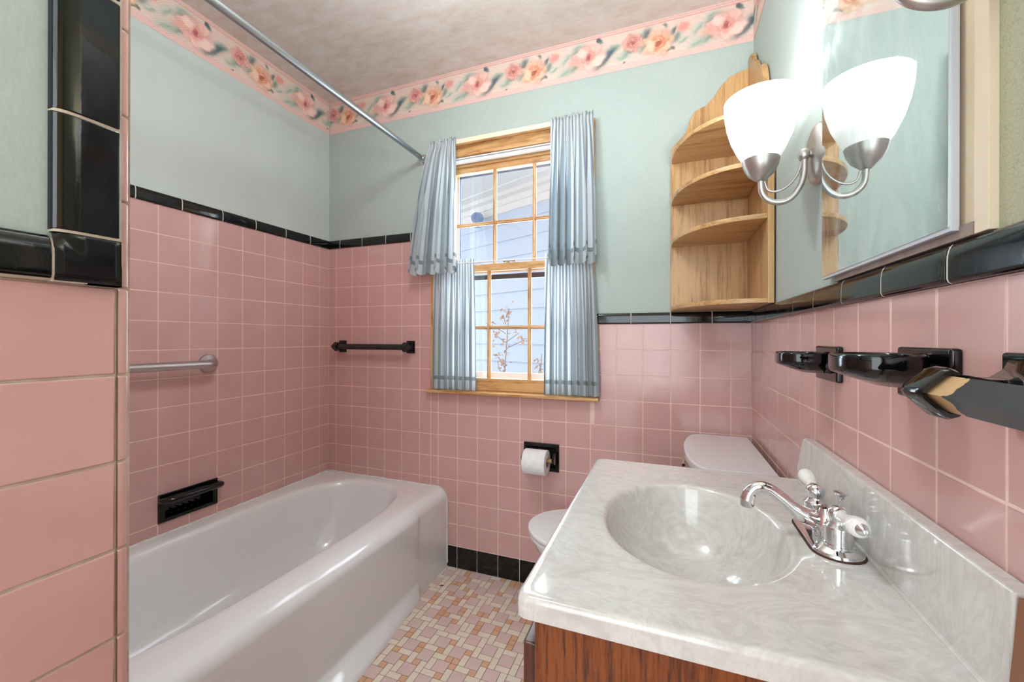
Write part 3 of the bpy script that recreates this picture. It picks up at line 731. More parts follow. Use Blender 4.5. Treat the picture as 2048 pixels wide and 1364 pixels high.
bm = nb(); box(bm, (.684, -.044, 2.079), (1.480, -.041, 2.100), .001); box(bm, (.684, -.044, 2.079), (.687, -.004, 2.100), .001); box(bm, (1.477, -.044, 2.079), (1.480, -.004, 2.100), .001); obj('rod', bm, M['rodcream'], t)

# ------------------------------------------------------------------ outside
nd = Vector((-.912, .41, 0)); nn = Vector((-.41, -.912, 0)); npt = Vector((.30, 2.2, 0))
house = empty('neighbor_house', (.3, 2.2, -.6), 'pale blue clapboard house with white eaves seen through the window', 'house')
def nw(s, out, z): return npt+nd*s+nn*out+Vector((0, 0, z))
bm = nb(); z = -.6+.04; rows = []
while z < 2.5:
    A, B = nw(-3.5, .024, z), nw(3.2, .024, z); A2, B2 = nw(-3.5, .006, z+.182), nw(3.2, .006, z+.182)
    A0, B0 = nw(-3.5, .0, z), nw(3.2, .0, z)
    vs = [bm.verts.new(p) for p in (A0, B0, B, A, B2, A2)]
    bm.faces.new((vs[0], vs[1], vs[2], vs[3])); bm.faces.new((vs[3], vs[2], vs[4], vs[5])); z += .182
obj('siding_wall', bm, M['siding'], house, smooth=0)
def nbox(bm, s0, s1, o0, o1, z0, z1):
    vs = [bm.verts.new(nw(s, o, z)) for z in (z0, z1) for (s, o) in ((s0, o0), (s1, o0), (s1, o1), (s0, o1))]
    for f in ((0, 1, 2, 3), (7, 6, 5, 4), (0, 4, 5, 1), (1, 5, 6, 2), (2, 6, 7, 3), (3, 7, 4, 0)): bm.faces.new([vs[k] for k in f])
    bmesh.ops.recalc_face_normals(bm, faces=bm.faces)
bm = nb(); nbox(bm, -3.5, 3.2, -.05, .035, 2.47, 2.62); nbox(bm, -3.5, 3.2, .035, .06, 2.54, 2.62); obj('frieze_board', bm, M['trimwhite'], house, smooth=0)
bm = nb(); nbox(bm, -3.6, 3.3, -.05, 1.05, 2.64, 2.66); nbox(bm, -3.6, 3.3, 1.03, 1.055, 2.62, 2.80); nbox(bm, -3.6, 3.3, .26, .272, 2.628, 2.64); nbox(bm, -3.6, 3.3, .03, .14, 2.60, 2.64); obj('eave', bm, M['trimwhite'], house, smooth=0)
bm = nb(); nbox(bm, -3.6, 3.3, -1.0, 1.08, 2.80, 2.84); obj('roof', bm, mat('roof_shingle', (120, 116, 114), .9), house, smooth=0)
# flood light under the eave
fl = nw(.48, .05, 2.42)
t = empty('flood_light', tuple(fl), 'blue grey floodlight mounted on the house wall outside under the eaves', 'floodlight')
bm = nb(); lathe(bm, [(0, 0), (.045, 0), (.045, .02), (0, .022)], along(fl+nd*.06, nn), 20); tube(bm, [fl+nd*.06+nn*.02, fl+nd*.02+nn*.06+Vector((0, 0, .0)), fl-nd*.02+nn*.09+Vector((0, 0, .02))], .012, 10); obj('mount', bm, M['bluegrey'], t)
bm = nb(); lathe(bm, [(0, 0), (.03, 0), (.04, .02), (.066, .09), (.070, .11), (.062, .112), (.05, .10), (0, .095)], along(fl-nd*.01+nn*.07+Vector((0, 0, -.02)), (nn*.5-nd*.7+Vector((0, 0, .25)))), 24); obj('lamp_head', bm, M['bluegrey'], t)
bm = nb(); box(bm, (-6, .3, -.66), (8, 8, -.6)); tag(obj('ground', bm, M['grass'], smooth=0), 'lawn between the two houses outside the window', 'lawn', kind='structure')
def weed(x, y, z1, n, seed, label):
    rr = random.Random(seed); t = empty('dried_plant', (x, y, -.6), label, 'plant')
    bm = nb(); path = [(x+.02*math.sin(k*.9), y+.02*math.cos(k*1.3), -.6+(z1+.6)*k/9) for k in range(10)]; tube(bm, path, [.009-.0007*k for k in range(10)], 6)
    br = []
    for k in range(12):
        zz = z1-.75*rr.random()**.9; a = rr.uniform(0, 6.28); l = .06+.10*rr.random(); p0 = Vector((x, y, zz-.05)); p1 = p0+Vector((math.cos(a)*l, math.sin(a)*l*.6, .07)); tube(bm, [p0, p1], .003, 5); br.append(p1)
    obj('stem', bm, M['stem'], t)
    bm = nb()
    for k in range(n):
        if rr.random() < .5: c = rr.choice(br)+Vector((rr.gauss(0, .02), rr.gauss(0, .02), rr.gauss(0, .03)))
        else:
            zz = z1-.7*rr.random()**1.1; c = Vector((x+rr.gauss(0, .022+.06*(z1-zz)), y+rr.gauss(0, .03), zz))
        s_ = rr.uniform(.012, .026); M_ = Matrix.Translation(c) @ Matrix.Rotation(rr.uniform(0, 6.28), 4, Vector((rr.random()-.5, rr.random()-.5, rr.random()-.5)).normalized())
        vs = [bm.verts.new(M_ @ Vector(q)) for q in ((-s_, 0, 0), (-.3*s_, .5*s_, .2*s_), (s_, 0, 0), (-.3*s_, -.5*s_, .2*s_))]; bm.faces.new(vs)
    obj('leaves', bm, M['leaf'], t)
weed(.62, 1.15, 1.36, 120, 3, 'dry tan leafy stalk standing outside behind the middle window panes')
weed(.90, 1.1, 1.02, 70, 6, 'shorter dry tan stalk standing outside behind the right curtain edge')

# ------------------------------------------------------------------ bathtub
def superel(cx, cy, a, b, n, N):
    out = []
    for k in range(N):
        t = 2*PI*k/N; c, s_ = math.cos(t), math.sin(t)
        out.append((cx+a*math.copysign(abs(c)**(2/n), c), cy+b*math.copysign(abs(s_)**(2/n), s_)))
    return out
tub = empty('bathtub', (.38, -.75, 0), 'white enamelled alcove bathtub along the left wall', 'bathtub')
bm = nb(); N = 128; RZ = .389
inner = [(.36, -.735, .300, .689, 3.1, RZ-.0008), (.36, -.735, .293, .681, 3.1, RZ-.004), (.36, -.735, .286, .672, 3.1, RZ-.011), (.36, -.735, .280, .662, 3.1, RZ-.026), (.36, -.735, .272, .648, 3.1, RZ-.07), (.36, -.74, .255, .61, 3.4, .22), (.36, -.745, .235, .57, 3.2, .13), (.36, -.75, .205, .52, 3.0, .085), (.36, -.75, .15, .46, 2.8, .062), (.36, -.75, .07, .35, 2.4, .056)]
outer = []
for k in range(N):
    t = 2*PI*k/N; c, s_ = math.cos(t), math.sin(t)
    x0_, x1_, y0_, y1_ = .006, .700, -1.500, -.002; cx, cy = .36, -.735
    qx, qy = superel(cx, cy, .298, .685, 3.8, N)[k] if False else (cx+.298*math.copysign(abs(c)**(2/3.1), c), cy+.685*math.copysign(abs(s_)**(2/3.1), s_))
    dx, dy = (qx-cx)/.298, (qy-cy)/.685; m_ = max(abs(dx), abs(dy)); dx /= m_; dy /= m_
    X = cx+dx*((x1_-cx) if dx > 0 else (cx-x0_)); Y = cy+dy*((y1_-cy) if dy > 0 else (cy-y0_)); outer.append((X, Y, RZ))
loops = [outer]
loops.append([(o[0]*.3+p[0]*.7, o[1]*.3+p[1]*.7, RZ+.001) for o, p in zip(outer, superel(.36, -.735, .310, .699, 3.1, N))])
for cx, cy, a, b, n, z in inner: loops.append([(x, y, z) for x, y in superel(cx, cy, a, b, n, N)])
loft(bm, loops, cap1=True)
bmesh.ops.recalc_face_normals(bm, faces=bm.faces)
for f in bm.faces:
    if f.calc_center_median().z > .3885 and f.normal.z < 0: bmesh.ops.reverse_faces(bm, faces=list(bm.faces)); break
obj('basin', bm, M['tub'], tub, smooth=60)
bm = nb(); ysx = [-.002, -.02, -.05, -.10, -.16, -.21, -.235, -.25, -.262, -.275, -.29, -.32, -.36]+[-.40-.05*k for k in range(23)]
loops = []
for y in ysx:
    if y < -1.5: break
    m_ = max(0, min(1, (-y-.235)/.05)); m_ = m_*m_*(3-2*m_)
    end = max(0, min(1, (-y-1.25)/.05)); 
    fl = .020+.050*max(0, min(1, (-y-.26)/.5))
    X1 = .764+.012*m_
    L = [(.699, y, RZ)]
    for k in range(1, 9):
        t = k/8*PI/2; L.append((.705+(X1-.705)*math.sin(t), y, RZ-.052*(1-math.cos(t))))
    for z in (.30, .25, .20, .13, .09):
        L.append((X1-.008*m_*math.sin(min(1, (.337-z)/.25)*PI/2), y, z))
    xb = X1-.008*m_
    for k in range(0, 9):     # flared skirt, curved up at its start
        t = k/8; z = .066-.066*t; rise = .035+.075*m_*min(1, (-y-.2)/.3)
        L.append((xb+(fl*m_+.001)*(t*t*(3-2*t)), y, z))
    loops.append(L)
loft(bm, loops, close=False); bmesh.ops.recalc_face_normals(bm, faces=bm.faces)
if sum(f.normal.x for f in bm.faces) < 0: bmesh.ops.reverse_faces(bm, faces=bm.faces)
obj('apron', bm, M['tub'], tub, smooth=70)
bm = nb()
def wob(p, r): return tube(bm, [(x+random.uniform(-.0008, .0008), y+random.uniform(-.0008, .0008), z+random.uniform(-.0012, .0012)) for x, y, z in p], r, 8)
wob([(.004, -.01-.03*k, RZ+.001) for k in range(50)], .0055)
wob([(.01+.03*k, -.004, RZ+.001) for k in range(24)]+[(.725, -.004, RZ-.004), (.748, -.004, RZ-.02), (.760, -.004, RZ-.045)]+[(.764, -.004, RZ-.07-.03*k) for k in range(11)], .0055)
obj('caulk_line', bm, M['caulk'], tub)
bm = nb(); lathe(bm, [(0, 0), (.028, 0), (.028, .003), (.02, .005), (0, .004)], Matrix.Translation((.36, -1.15, .057)), 24); obj('drain', bm, M['chrome'], tub)

# shower rod
t = empty('shower_curtain_rod', (.62, -.75, 2.055), 'long polished metal shower rod running over the outer tub edge', 'shower rod')
bm = nb(); tube(bm, [(.622, -.006, 2.052), (.637, -YW*-1+.02, 2.055)], .0128, 24); obj('rod', bm, M['rod'], t)
bm = nb(); lathe(bm, [(0, 0), (.026, 0), (.026, .004), (.018, .008), (.0165, .03), (0, .03)], along((.622, .0035, 2.052), (0, -1, 0)), 28); obj('end_flange', bm, M['chrome'], t)
bm = nb(); lathe(bm, [(0, 0), (.026, 0), (.026, .004), (.018, .008), (.0165, .03), (0, .03)], along((.637, YW+.014, 2.055), (0, 1, 0)), 28); obj('end_flange', bm, M['chrome'], t)

# grab bar
t = empty('grab_bar', (0, -.655, 1.03), 'brushed steel grab bar fixed on the pink tiles above the tub', 'grab bar')
bm = nb(); tube(bm, smoothpath([(.001, -.655, 1.030), (.025, -.655, 1.030), (.045, -.662, 1.030), (.056, -.682, 1.030), (.058, -.72, 1.030), (.058, -.9, 1.030), (.058, -1.25, 1.030), (.056, -1.288, 1.030), (.045, -1.308, 1.030), (.025, -1.315, 1.030), (.001, -1.315, 1.030)], 6), .016, 24); obj('bar', bm, M['steel'], t)
for y in (-.655, -1.315):
    bm = nb(); lathe(bm, [(0, 0), (.039, 0), (.039, .003), (.036, .008), (.026, .011), (.0165, .012)], along((0, y, 1.030), (1, 0, 0)), 36); obj('flange', bm, M['steel'], t)

# recessed soap dish with grip
a0, a1, c0, c1 = YL-7*P_+.001, YL-5*P_-.001, Z0-8*P_+.001, Z0-7*P_-.001
t = empty('soap_dish', (0, (a0+a1)/2, c0), 'wide black recessed soap dish with grip bar above the tub', 'soap dish')
bm = nb()
def frame(bm, to, o, i, h, back, bev=.002):
    (a, b, c, d), (e, f, g, k) = o, i
    R = lambda r, hh: [to(r[0], r[2], hh), to(r[1], r[2], hh), to(r[1], r[3], hh), to(r[0], r[3], hh)]
    rings = [R(o, -.005), R(o, h-bev), R((a+bev, b-bev, c+bev, d-bev), h), R((e-bev, f+bev, g-bev, k+bev), h), R(i, h-bev*1.5), R((e+.006, f-.006, g+.006, k-.006), back*.7), R((e+.012, f-.012, g+.012, k-.012), back)]
    loft(bm, rings, cap1=True); bmesh.ops.recalc_face_normals(bm, faces=bm.faces)
frame(bm, toL, (a0, a1, c0, c1), (a0+.022, a1-.022, c0+.016, c1-.026), .006, -.035)
obj('body', bm, M['black'], t, smooth=35)
bm = nb()
for k in range(6): box(bm, (-.028, a0+.045+k*.024, c0+.022), (-.004, a0+.051+k*.024, c0+.027), .002)
obj('drain_rib', bm, M['black'], t)
bm = nb()
pr = [(-.011, -.009), (-.013, .0), (-.009, .010), (.0, .013), (.009, .010), (.013, .0), (.010, -.009), (0, -.012)]
pth = smoothpath([(.002, a0+.010, c1-.022), (.022, a0+.006, c1-.020), (.042, a0+.012, c1-.018), (.050, a0+.04, c1-.016), (.052, (a0+a1)/2, c1-.016), (.050, a1-.04, c1-.016), (.042, a1-.012, c1-.018), (.022, a1-.006, c1-.020), (.002, a1-.010, c1-.022)], 5)
tube(bm, pth, .0125, 8, phase=PI/8); obj('grip_bar', bm, M['black'], t, smooth=50)

# back towel bar
t = empty('towel_bar', (.32, 0, 1.09), 'black ceramic towel bar on the back wall left of the window', 'towel bar')
bm = nb(); tube(bm, [(.078, -.052, 1.091), (.566, -.052, 1.091)], .0148, 4, phase=0, ref=Vector((0, 0, 1))); obj('bar', bm, M['blackpaint'], t, smooth=20)
for x in (.103, .549):
    bm = nb(); box(bm, (x-.024, -.009, 1.059), (x+.024, .001, 1.124), .003)
    loft(bm, [[(x+sx*w_, y, 1.091+sz*h_) for sx, sz in ((-1, -1), (1, -1), (1, 1), (-1, 1))] for y, w_, h_ in ((-.008, .018, .022), (-.020, .012, .014), (-.034, .011, .012), (-.05, .014, .014))], cap0=True, cap1=True)
    obj('wall_plate', bm, M['black'], t)
    # diamond socket
    bm = nb(); s_ = .0245
    prism(bm, [(-.052+s_*math.cos(k*PI/2), 1.091+s_*math.sin(k*PI/2)) for k in range(4)], 'x', x-.016, x+.016, .004, 2)
    obj('socket', bm, M['black'], t)

# toilet paper holder and roll
t = empty('toilet_paper_holder', (1.254, 0, .598), 'black ceramic recessed toilet paper holder on the back wall', 'toilet paper holder')
bm = nb(); frame(bm, toB, TP, (TP[0]+.018, TP[1]-.018, TP[2]+.018, TP[3]-.018), .012, .0015); obj('body', bm, M['black'], t, smooth=35)
for x in (TP[0]+.006, TP[1]-.018):
    bm = nb(); loft(bm, [[(x+dx, y, .598+dz*h_) for dx, dz in ((0, -1), (.010, -1), (.010, 1), (0, 1))] for y, h_ in ((.0, .040), (-.03, .026), (-.055, .016), (-.068, .008))], cap0=True, cap1=True); bmesh.ops.recalc_face_normals(bm, faces=bm.faces); obj('arm', bm, M['black'], t, smooth=30)
bm = nb(); tube(bm, [(TP[0]+.012, -.055, .597), (TP[1]-.012, -.055, .597)], .009, 16); obj('roller', bm, mat('cream_roller', (170, 130, 80), .4), t)
t = empty('toilet_paper_roll', (1.25, -.062, .585), 'white toilet paper roll hanging in the black holder', 'toilet paper')
bm = nb(); lathe(bm, [(.0205, -.052), (.052, -.052), (.054, -.0505), (.0545, -.048), (.0545, .048), (.054, .0505), (.052, .052), (.0205, .052), (.0205, -.052)], along((1.247, -.064, .590), (1, 0, 0)), 48)
bmesh.ops.recalc_face_normals(bm, faces=bm.faces); obj('paper', bm, M['paperroll'], t, smooth=50)
bm = nb(); lathe(bm, [(.0203, -.0525), (.0203, .0525), (.0190, .0525), (.0190, -.0525), (.0203, -.0525)], along((1.247, -.064, .590), (1, 0, 0)), 32); obj('core', bm, M['card'], t)

# ------------------------------------------------------------------ toilet
t = empty('toilet', (1.75, -.275, 0), 'white toilet with closed lid between back wall and vanity', 'toilet')
yc = -.268
def dshape(x_back, x_side, x_front, half, n=28):
    pts = [(x_back, yc-half), (x_side, yc-half)]
    for k in range(1, n):
        a = PI*k/n; pts.append((x_side-(x_side-x_front)*math.sin(a)**.8, yc-half*math.cos(a)))
    pts += [(x_side, yc+half), (x_back, yc+half)]
    return pts
bm = nb(); prism(bm, dshape(2.080, 1.915, 1.845, .238), 'z', .737, .764, .006, 3); obj('tank_lid', bm, M['china'], t)
bm = nb(); loft(bm, [[(x, y, z) for x, y in dshape(2.076, 1.925, 1.925-.07*q, .228*r_)] for z, q, r_ in ((.738, .95, 1), (.60, .9, .98), (.45, .75, .93), (.40, .6, .86))], cap0=True, cap1=True); bmesh.ops.recalc_face_normals(bm, faces=bm.faces); obj('tank', bm, M['china'], t)
bm = nb(); tube(bm, [(1.872, yc+.16, .68), (1.853, yc+.16, .68)], .010, 14); tube(bm, [(1.852, yc+.165, .68), (1.848, yc+.10, .672)], .006, 10); obj('flush_lever', bm, M['chrome'], t)
def egg(x_f, x_b, half, N=40):
    out = []; xm = x_f+(x_b-x_f)*.52
    for k in range(N):
        a = 2*PI*k/N; c = math.cos(a); out.append((xm+c*((x_b-xm) if c > 0 else (xm-x_f)), yc+half*math.sin(a)*(1-.06*c if c < 0 else 1)))
    return out
bm = nb(); loft(bm, [[(x, y, z) for x, y in egg(f_, b_, h_)] for z, f_, b_, h_ in ((.0, 1.46, 1.99, .115), (.02, 1.455, 1.99, .118), (.10, 1.47, 1.97, .105), (.20, 1.44, 1.97, .112), (.28, 1.37, 1.98, .145), (.34, 1.315, 1.99, .170), (.375, 1.298, 1.99, .178), (.385, 1.300, 1.99, .176))], cap0=True, cap1=True); bmesh.ops.recalc_face_normals(bm, faces=bm.faces); obj('bowl', bm, M['china'], t, smooth=60)
bm = nb(); prism(bm, egg(1.290, 1.815, .184), 'z', .389, .403, .004, 3); obj('seat', bm, M['plasticwhite'], t)
bm = nb(); prism(bm, egg(1.286, 1.810, .187), 'z', .407, .424, .006, 3); obj('seat_lid', bm, M['plasticwhite'], t)
for dy in (-.08, .08):
    bm = nb(); box(bm, (1.80, yc+dy-.02, .388), (1.845, yc+dy+.02, .418), .004); obj('hinge', bm, M['plasticwhite'], t)
bm = nb(); box(bm, (1.83, yc-.12, .30), (2.05, yc+.12, .402), .02, 3); obj('tank_shelf', bm, M['china'], t)

# ------------------------------------------------------------------ vanity
VY0, VY1 = -1.3045, -.698; VX = 1.634; CT = .812
van = empty('vanity_cabinet', (1.85, -1.0, 0), 'red brown oak vanity cabinet under the marble top', 'cabinet')
bm = nb(); box(bm, (VX, VY0, .0), (2.092, VY0+.016, .786), .001); obj('side_panel', bm, M['vanity'], van)
bm = nb(); box(bm, (VX, VY1-.016, 0), (2.092, VY1, .786), .001); obj('side_panel', bm, M['vanity'], van)
bm = nb(); box(bm, (VX, VY0+.016, .09), (VX+.019, VY1-.016, .786), .001); box(bm, (VX+.06, VY0+.016, .0), (VX+.075, VY1-.016, .09), .001); box(bm, (VX+.019, VY0+.016, .09), (2.09, VY1-.016, .105)); obj('front_frame', bm, M['vanitydark'], van)
def vdoor(y0, y1):
    bm = nb(); x = VX-.001
    box(bm, (x-.019, y0, .13), (x, y0+.055, .735), .0035); box(bm, (x-.019, y1-.055, .13), (x, y1, .735), .0035); box(bm, (x-.019, y0+.05, .13), (x, y1-.05, .185), .0035); box(bm, (x-.019, y0+.05, .68), (x, y1-.05, .735), .0035)
    box(bm, (x-.012, y0+.05, .18), (x-.004, y1-.05, .685)); box(bm, (x-.016, y0+.07, .20), (x-.006, y1-.07, .665), .004)
    d = obj('door', bm, M['vanitydark'], van)
    return d
for y0, y1, ky in ((VY0+.012, -1.006, -1.03), (-.996, VY1-.012, -.97)):
    d = vdoor(y0, y1); bm = nb(); lathe(bm, [(0, 0), (.010, 0), (.007, .008), (.014, .018), (.012, .026), (0, .029)], along((VX-.020, ky, .64), (-1, 0, 0)), 20); obj('knob', bm, M['nickel'], d)

# vanity top with moulded oval bowl
vt = empty('sink_countertop', (1.85, -1.0, CT), 'white marbled sink top with moulded oval basin and backsplash', 'sink')
bm = nb(); N = 96; bx, by, ra, rb = 1.832, -1.007, .150, .192
X0_, X1_, Y0_, Y1_ = 1.6125, 2.0945, -1.322, -.679
def rr_rect(inset, r, z):
    x0, x1, y0, y1 = X0_+inset, X1_, Y0_+inset, Y1_-inset*.6; out = []
    for k in range(N):
        t = 2*PI*(k+.5)/N; dx, dy = math.cos(t), math.sin(t)
        # ray from bowl centre to the rounded rectangle
        tx = ((x1-bx) if dx > 0 else (x0-bx))/dx if abs(dx) > 1e-9 else 1e9; ty = ((y1-by) if dy > 0 else (y0-by))/dy if abs(dy) > 1e-9 else 1e9
        s_ = min(tx, ty); x, y = bx+dx*s_, by+dy*s_
        out.append([x, y, z])
    # snap nearest samples to the four corners
    for cx_, cy_ in ((x0, y0), (x1, y0), (x1, y1), (x0, y1)):
        k = min(range(N), key=lambda i: (out[i][0]-cx_)**2+(out[i][1]-cy_)**2)
        if cx_ == x0:
            q = r*.293; out[k] = [cx_+q, cy_+(q if cy_ == y0 else -q), z]
            for dk in (-1, 1):
                i = (k+dk) % N; 
                if abs(out[i][0]-x0) < 1e-4: out[i][1] = cy_+(r if cy_ == y0 else -r)
                else: out[i][0] = cx_+r
        else: out[k] = [cx_, cy_, z]
    return out
def ov(a, b, z, dx=0, dy=0): return [[bx+dx+a*math.cos(2*PI*(k+.5)/N), by+dy+b*math.sin(2*PI*(k+.5)/N), z] for k in range(N)]
R1, R2, R3 = rr_rect(.0, .014, CT-.026), rr_rect(.0, .014, CT-.006), rr_rect(.002, .014, CT-.001)
R4, R5, R6 = rr_rect(.006, .014, CT+.0012), rr_rect(.013, .014, CT+.001), rr_rect(.021, .014, CT)
lp = [R1, R2, R3, R4, R5, R6, ov(ra+.012, rb+.012, CT), ov(ra+.004, rb+.004, CT-.0006), ov(ra-.001, rb-.001, CT-.003), ov(ra-.005, rb-.005, CT-.009), ov(ra-.010, rb-.011, CT-.03), ov(ra-.018, rb-.022, CT-.06), ov(ra-.032, rb-.042, CT-.09), ov(ra-.055, rb-.072, CT-.115), ov(ra-.085, rb-.11, CT-.130), ov(.03, .035, CT-.137), ov(.012, .012, CT-.139)]
loft(bm, lp, cap1=True)
bmesh.ops.recalc_face_normals(bm, faces=bm.faces)
tf = [f for f in bm.faces if abs(f.calc_center_median().z-CT) < .0005]
if tf and sum(f.normal.z for f in tf) < 0: bmesh.ops.reverse_faces(bm, faces=bm.faces)
obj('countertop', bm, M['marble'], vt, smooth=50)
bm = nb(); prism(bm, [(-1.322, CT-.002), (-.683, CT-.002), (-.683, CT+.030), (-.722, CT+.103), (-.732, CT+.107), (-1.322, CT+.107)], 'x', 2.074, 2.0952, .004, 3); 
obj('backsplash', bm, M['marble'], vt, smooth=50)
bm = nb(); tube(bm, [(2.0735, -1.32, CT+.001), (2.0735, -.70, CT+.001)], .0035, 8); obj('seam_bead', bm, M['marble'], vt)
bm = nb(); lathe(bm, [(0, .0), (.006, 0), (.0085, .0008), (.0085, -.002)], along((bx-.1435, by+.045, CT-.030), (1, -.25, .35)), 20, 1, 1.5); obj('overflow_hole', bm, M['scrap'], vt)
bm = nb(); lathe(bm, [(0, .004), (.016, .003), (.021, .0), (.021, -.004)], Matrix.Translation((bx, by, CT-.137)), 24); obj('drain_stopper', bm, M['chrome'], vt)

# faucet
FX, FY = 2.036, -1.0
fa = empty('faucet', (FX, FY, CT), 'chrome centerset faucet with two white porcelain lever handles', 'faucet')
def stad(hx, hy, z, r):    # rounded outline: ends round, long along y
    out = []; n = 12
    for k in range(n+1):
        a = PI*k/n; out.append((FX+hx*math.cos(a), FY+hy-r+r*math.sin(a), z))
    for k in range(n+1):
        a = PI+PI*k/n; out.append((FX+hx*math.cos(a), FY-hy+r+r*math.sin(a), z))
    return out
bm = nb(); loft(bm, [stad(.0335, .079, CT, .032), stad(.0335, .079, CT+.0045, .032), stad(.0315, .077, CT+.0075, .030), stad(.027, .073, CT+.010, .026), stad(.020, .068, CT+.0155, .020), stad(.018, .066, CT+.017, .018)], cap0=True, cap1=True)
bmesh.ops.recalc_face_normals(bm, faces=bm.faces); obj('base_plate', bm, M['chrome'], fa, smooth=35)
bm = nb(); loft(bm, [stad(.036, .0815, CT-.0005, .0345), stad(.0355, .081, CT+.0022, .034)], cap0=True, cap1=True); obj('gasket', bm, M['scrap'], fa)
bm = nb(); lathe(bm, [(.0, 0), (.021, 0), (.0205, .01), (.018, .022), (.015, .033), (.0125, .040), (0, .044)], Matrix.Translation((FX, FY, CT+.012)), 28)
sp = smoothpath([(FX+.002, FY, CT+.030), (FX-.018, FY, CT+.030), (FX-.042, FY, CT+.041), (FX-.066, FY, CT+.060), (FX-.084, FY, CT+.071), (FX-.098, FY, CT+.071), (FX-.109, FY, CT+.061), (FX-.1135, FY, CT+.046)], 6)
nsp = len(sp); tube(bm, sp, [.0155-.0055*min(1, k/(nsp*.55))+.0015*max(0, (k-nsp*.7)/(nsp*.3)) for k in range(nsp)], 20)
lathe(bm, [(.0, .0), (.0105, 0), (.0115, .004), (.0115, .012), (0, .012)], along((FX-.1142, FY, CT+.037), (.08, 0, 1)), 20)
obj('spout', bm, M['chrome'], fa, smooth=50)
for s_, tilt_, name in ((-1, 0, 'handle'), (1, 0, 'handle')):
    hy = FY+s_*.0508
    bm = nb(); lathe(bm, [(0, 0), (.0215, 0), (.0215, .003), (.0185, .0035), (.0185, .026), (.0165, .029), (.0125, .033), (.0115, .037), (.0135, .042), (.0145, .048), (.0125, .054), (.007, .058), (0, .059)], Matrix.Translation((FX, hy, CT+.014)), 28)
    d = Vector((.04, s_*1.0, .12)).normalized(); p0 = Vector((FX, hy, CT+.060))
    lathe(bm, [(0, -.004), (.0105, -.004), (.0112, .006), (.0095, .014), (0, .015)], along(p0, d), 20)
    h = obj('handle_hub', bm, M['chrome'], fa, smooth=50)
    bm = nb(); lathe(bm, [(0, .012), (.0085, .012), (.0092, .016), (.0088, .026), (.0098, .038), (.0128, .052), (.0140, .062), (.0125, .070), (.008, .074), (0, .075)], along(p0, d), 28); lv = obj('lever', bm, M['porcelain'], h, smooth=60)
    bm = nb(); lathe(bm, [(.0085, .0725), (.0080, .0745), (.0045, .0800), (.003, .082), (.0042, .0845), (.0036, .088), (0, .0895)], along(p0, d), 20); obj('finial', bm, M['chrome'], lv)
    bm = nb()
    q = along(p0, d)
    for k, (dx_, dy_) in enumerate(((0, 0), (.0012, .0016), (-.0012, .0016), (.0012, -.0016), (-.0012, -.0016))):
        c = Vector((FX+.001+dx_, hy+s_*(.033+dy_), 0)); c.z = p0.z+.12*.033+.0089
        box(bm, c-Vector((.0004, .0005, .0004)), c+Vector((.0004, .0005, .0004)))
    obj('printed_mark', bm, M['ink'], lv, smooth=0)
bm = nb(); lathe(bm, [(0, 0), (.010, 0), (.0105, .008), (.007, .012), (.0055, .020), (.0085, .022), (.0085, .026), (.003, .028), (.0022, .030), (.0022, .050), (.0035, .052), (.0045, .055), (.0095, .061), (.0100, .0635), (.006, .0645), (0, .064)], Matrix.Translation((FX+.021, FY+.004, CT+.014)), 24); obj('lift_rod', bm, M['chrome'], fa, smooth=50)

# brown board beside the vanity
bm = nb(); prism(bm, [(2.0945, 0), (2.0945, .916), (2.0760, .916), (2.0700, .84), (2.062, 0)], 'y', -1.345, -1.3255)
tag(setorigin(obj('wooden_board', bm, M['brown']), (2.075, -1.35, 0)), 'narrow brown board standing at the near end of the vanity top', 'board')

# ------------------------------------------------------------------ corner shelf
prof = [(.0, 2.176), (.045, 2.168), (.080, 2.154), (.110, 2.126), (.135, 2.088), (.163, 2.060), (.185, 2.053), (.205, 2.042), (.222, 2.012), (.237, 1.965), (.262, 1.937), (.283, 1.919), (.2905, 1.905), (.2925, 1.88)]
sh = empty('corner_shelf', (2.09, -.01, 1.248), 'scalloped oak corner shelf hanging in the back right corner', 'shelf')
bm = nb(); prism(bm, [(W-.001-d, z) for d, z in prof]+[(W-.001-.2925, 1.248), (W-.001, 1.248)], 'y', -.0185, .0035, .0025, 2); obj('back_board', bm, M['oakZ'], sh, smooth=30)
k_ = .362/.2925
sp_ = [(.0, 2.20), (.03, 2.205), (.06, 2.196), (.075, 2.178)]+[(d*k_, z) for d, z in prof[2:]]
bm = nb(); prism(bm, [(-.0185-d, z) for d, z in [(0, 2.20), (.03, 2.20), (.055, 2.192), (.07, 2.172)]+[(d*k_-.0185, z) for d, z in prof[2:]]]+[(-.362, 1.248), (-.0185, 1.248)], 'x', W-.0185, W-.0005, .0025, 2); obj('side_board', bm, M['oakZ'], sh, smooth=30)
def quarter(z, t_, full=1.0):
    bm = nb(); x1, y0 = W-.0185, -.0185; ax, ay = .272*full, .338*full; pts = [(x1, y0)]
    for k in range(25):
        a = PI/2*k/24; pts.append((x1-ax*math.cos(a)**.9, y0-ay*math.sin(a)**.9))
    prism(bm, pts, 'z', z, z+t_, .003, 2); return bm
for z in (1.2485, 1.508, 1.676, 1.845): obj('shelf_board', quarter(z, .016), M['oakX'], sh, smooth=30)

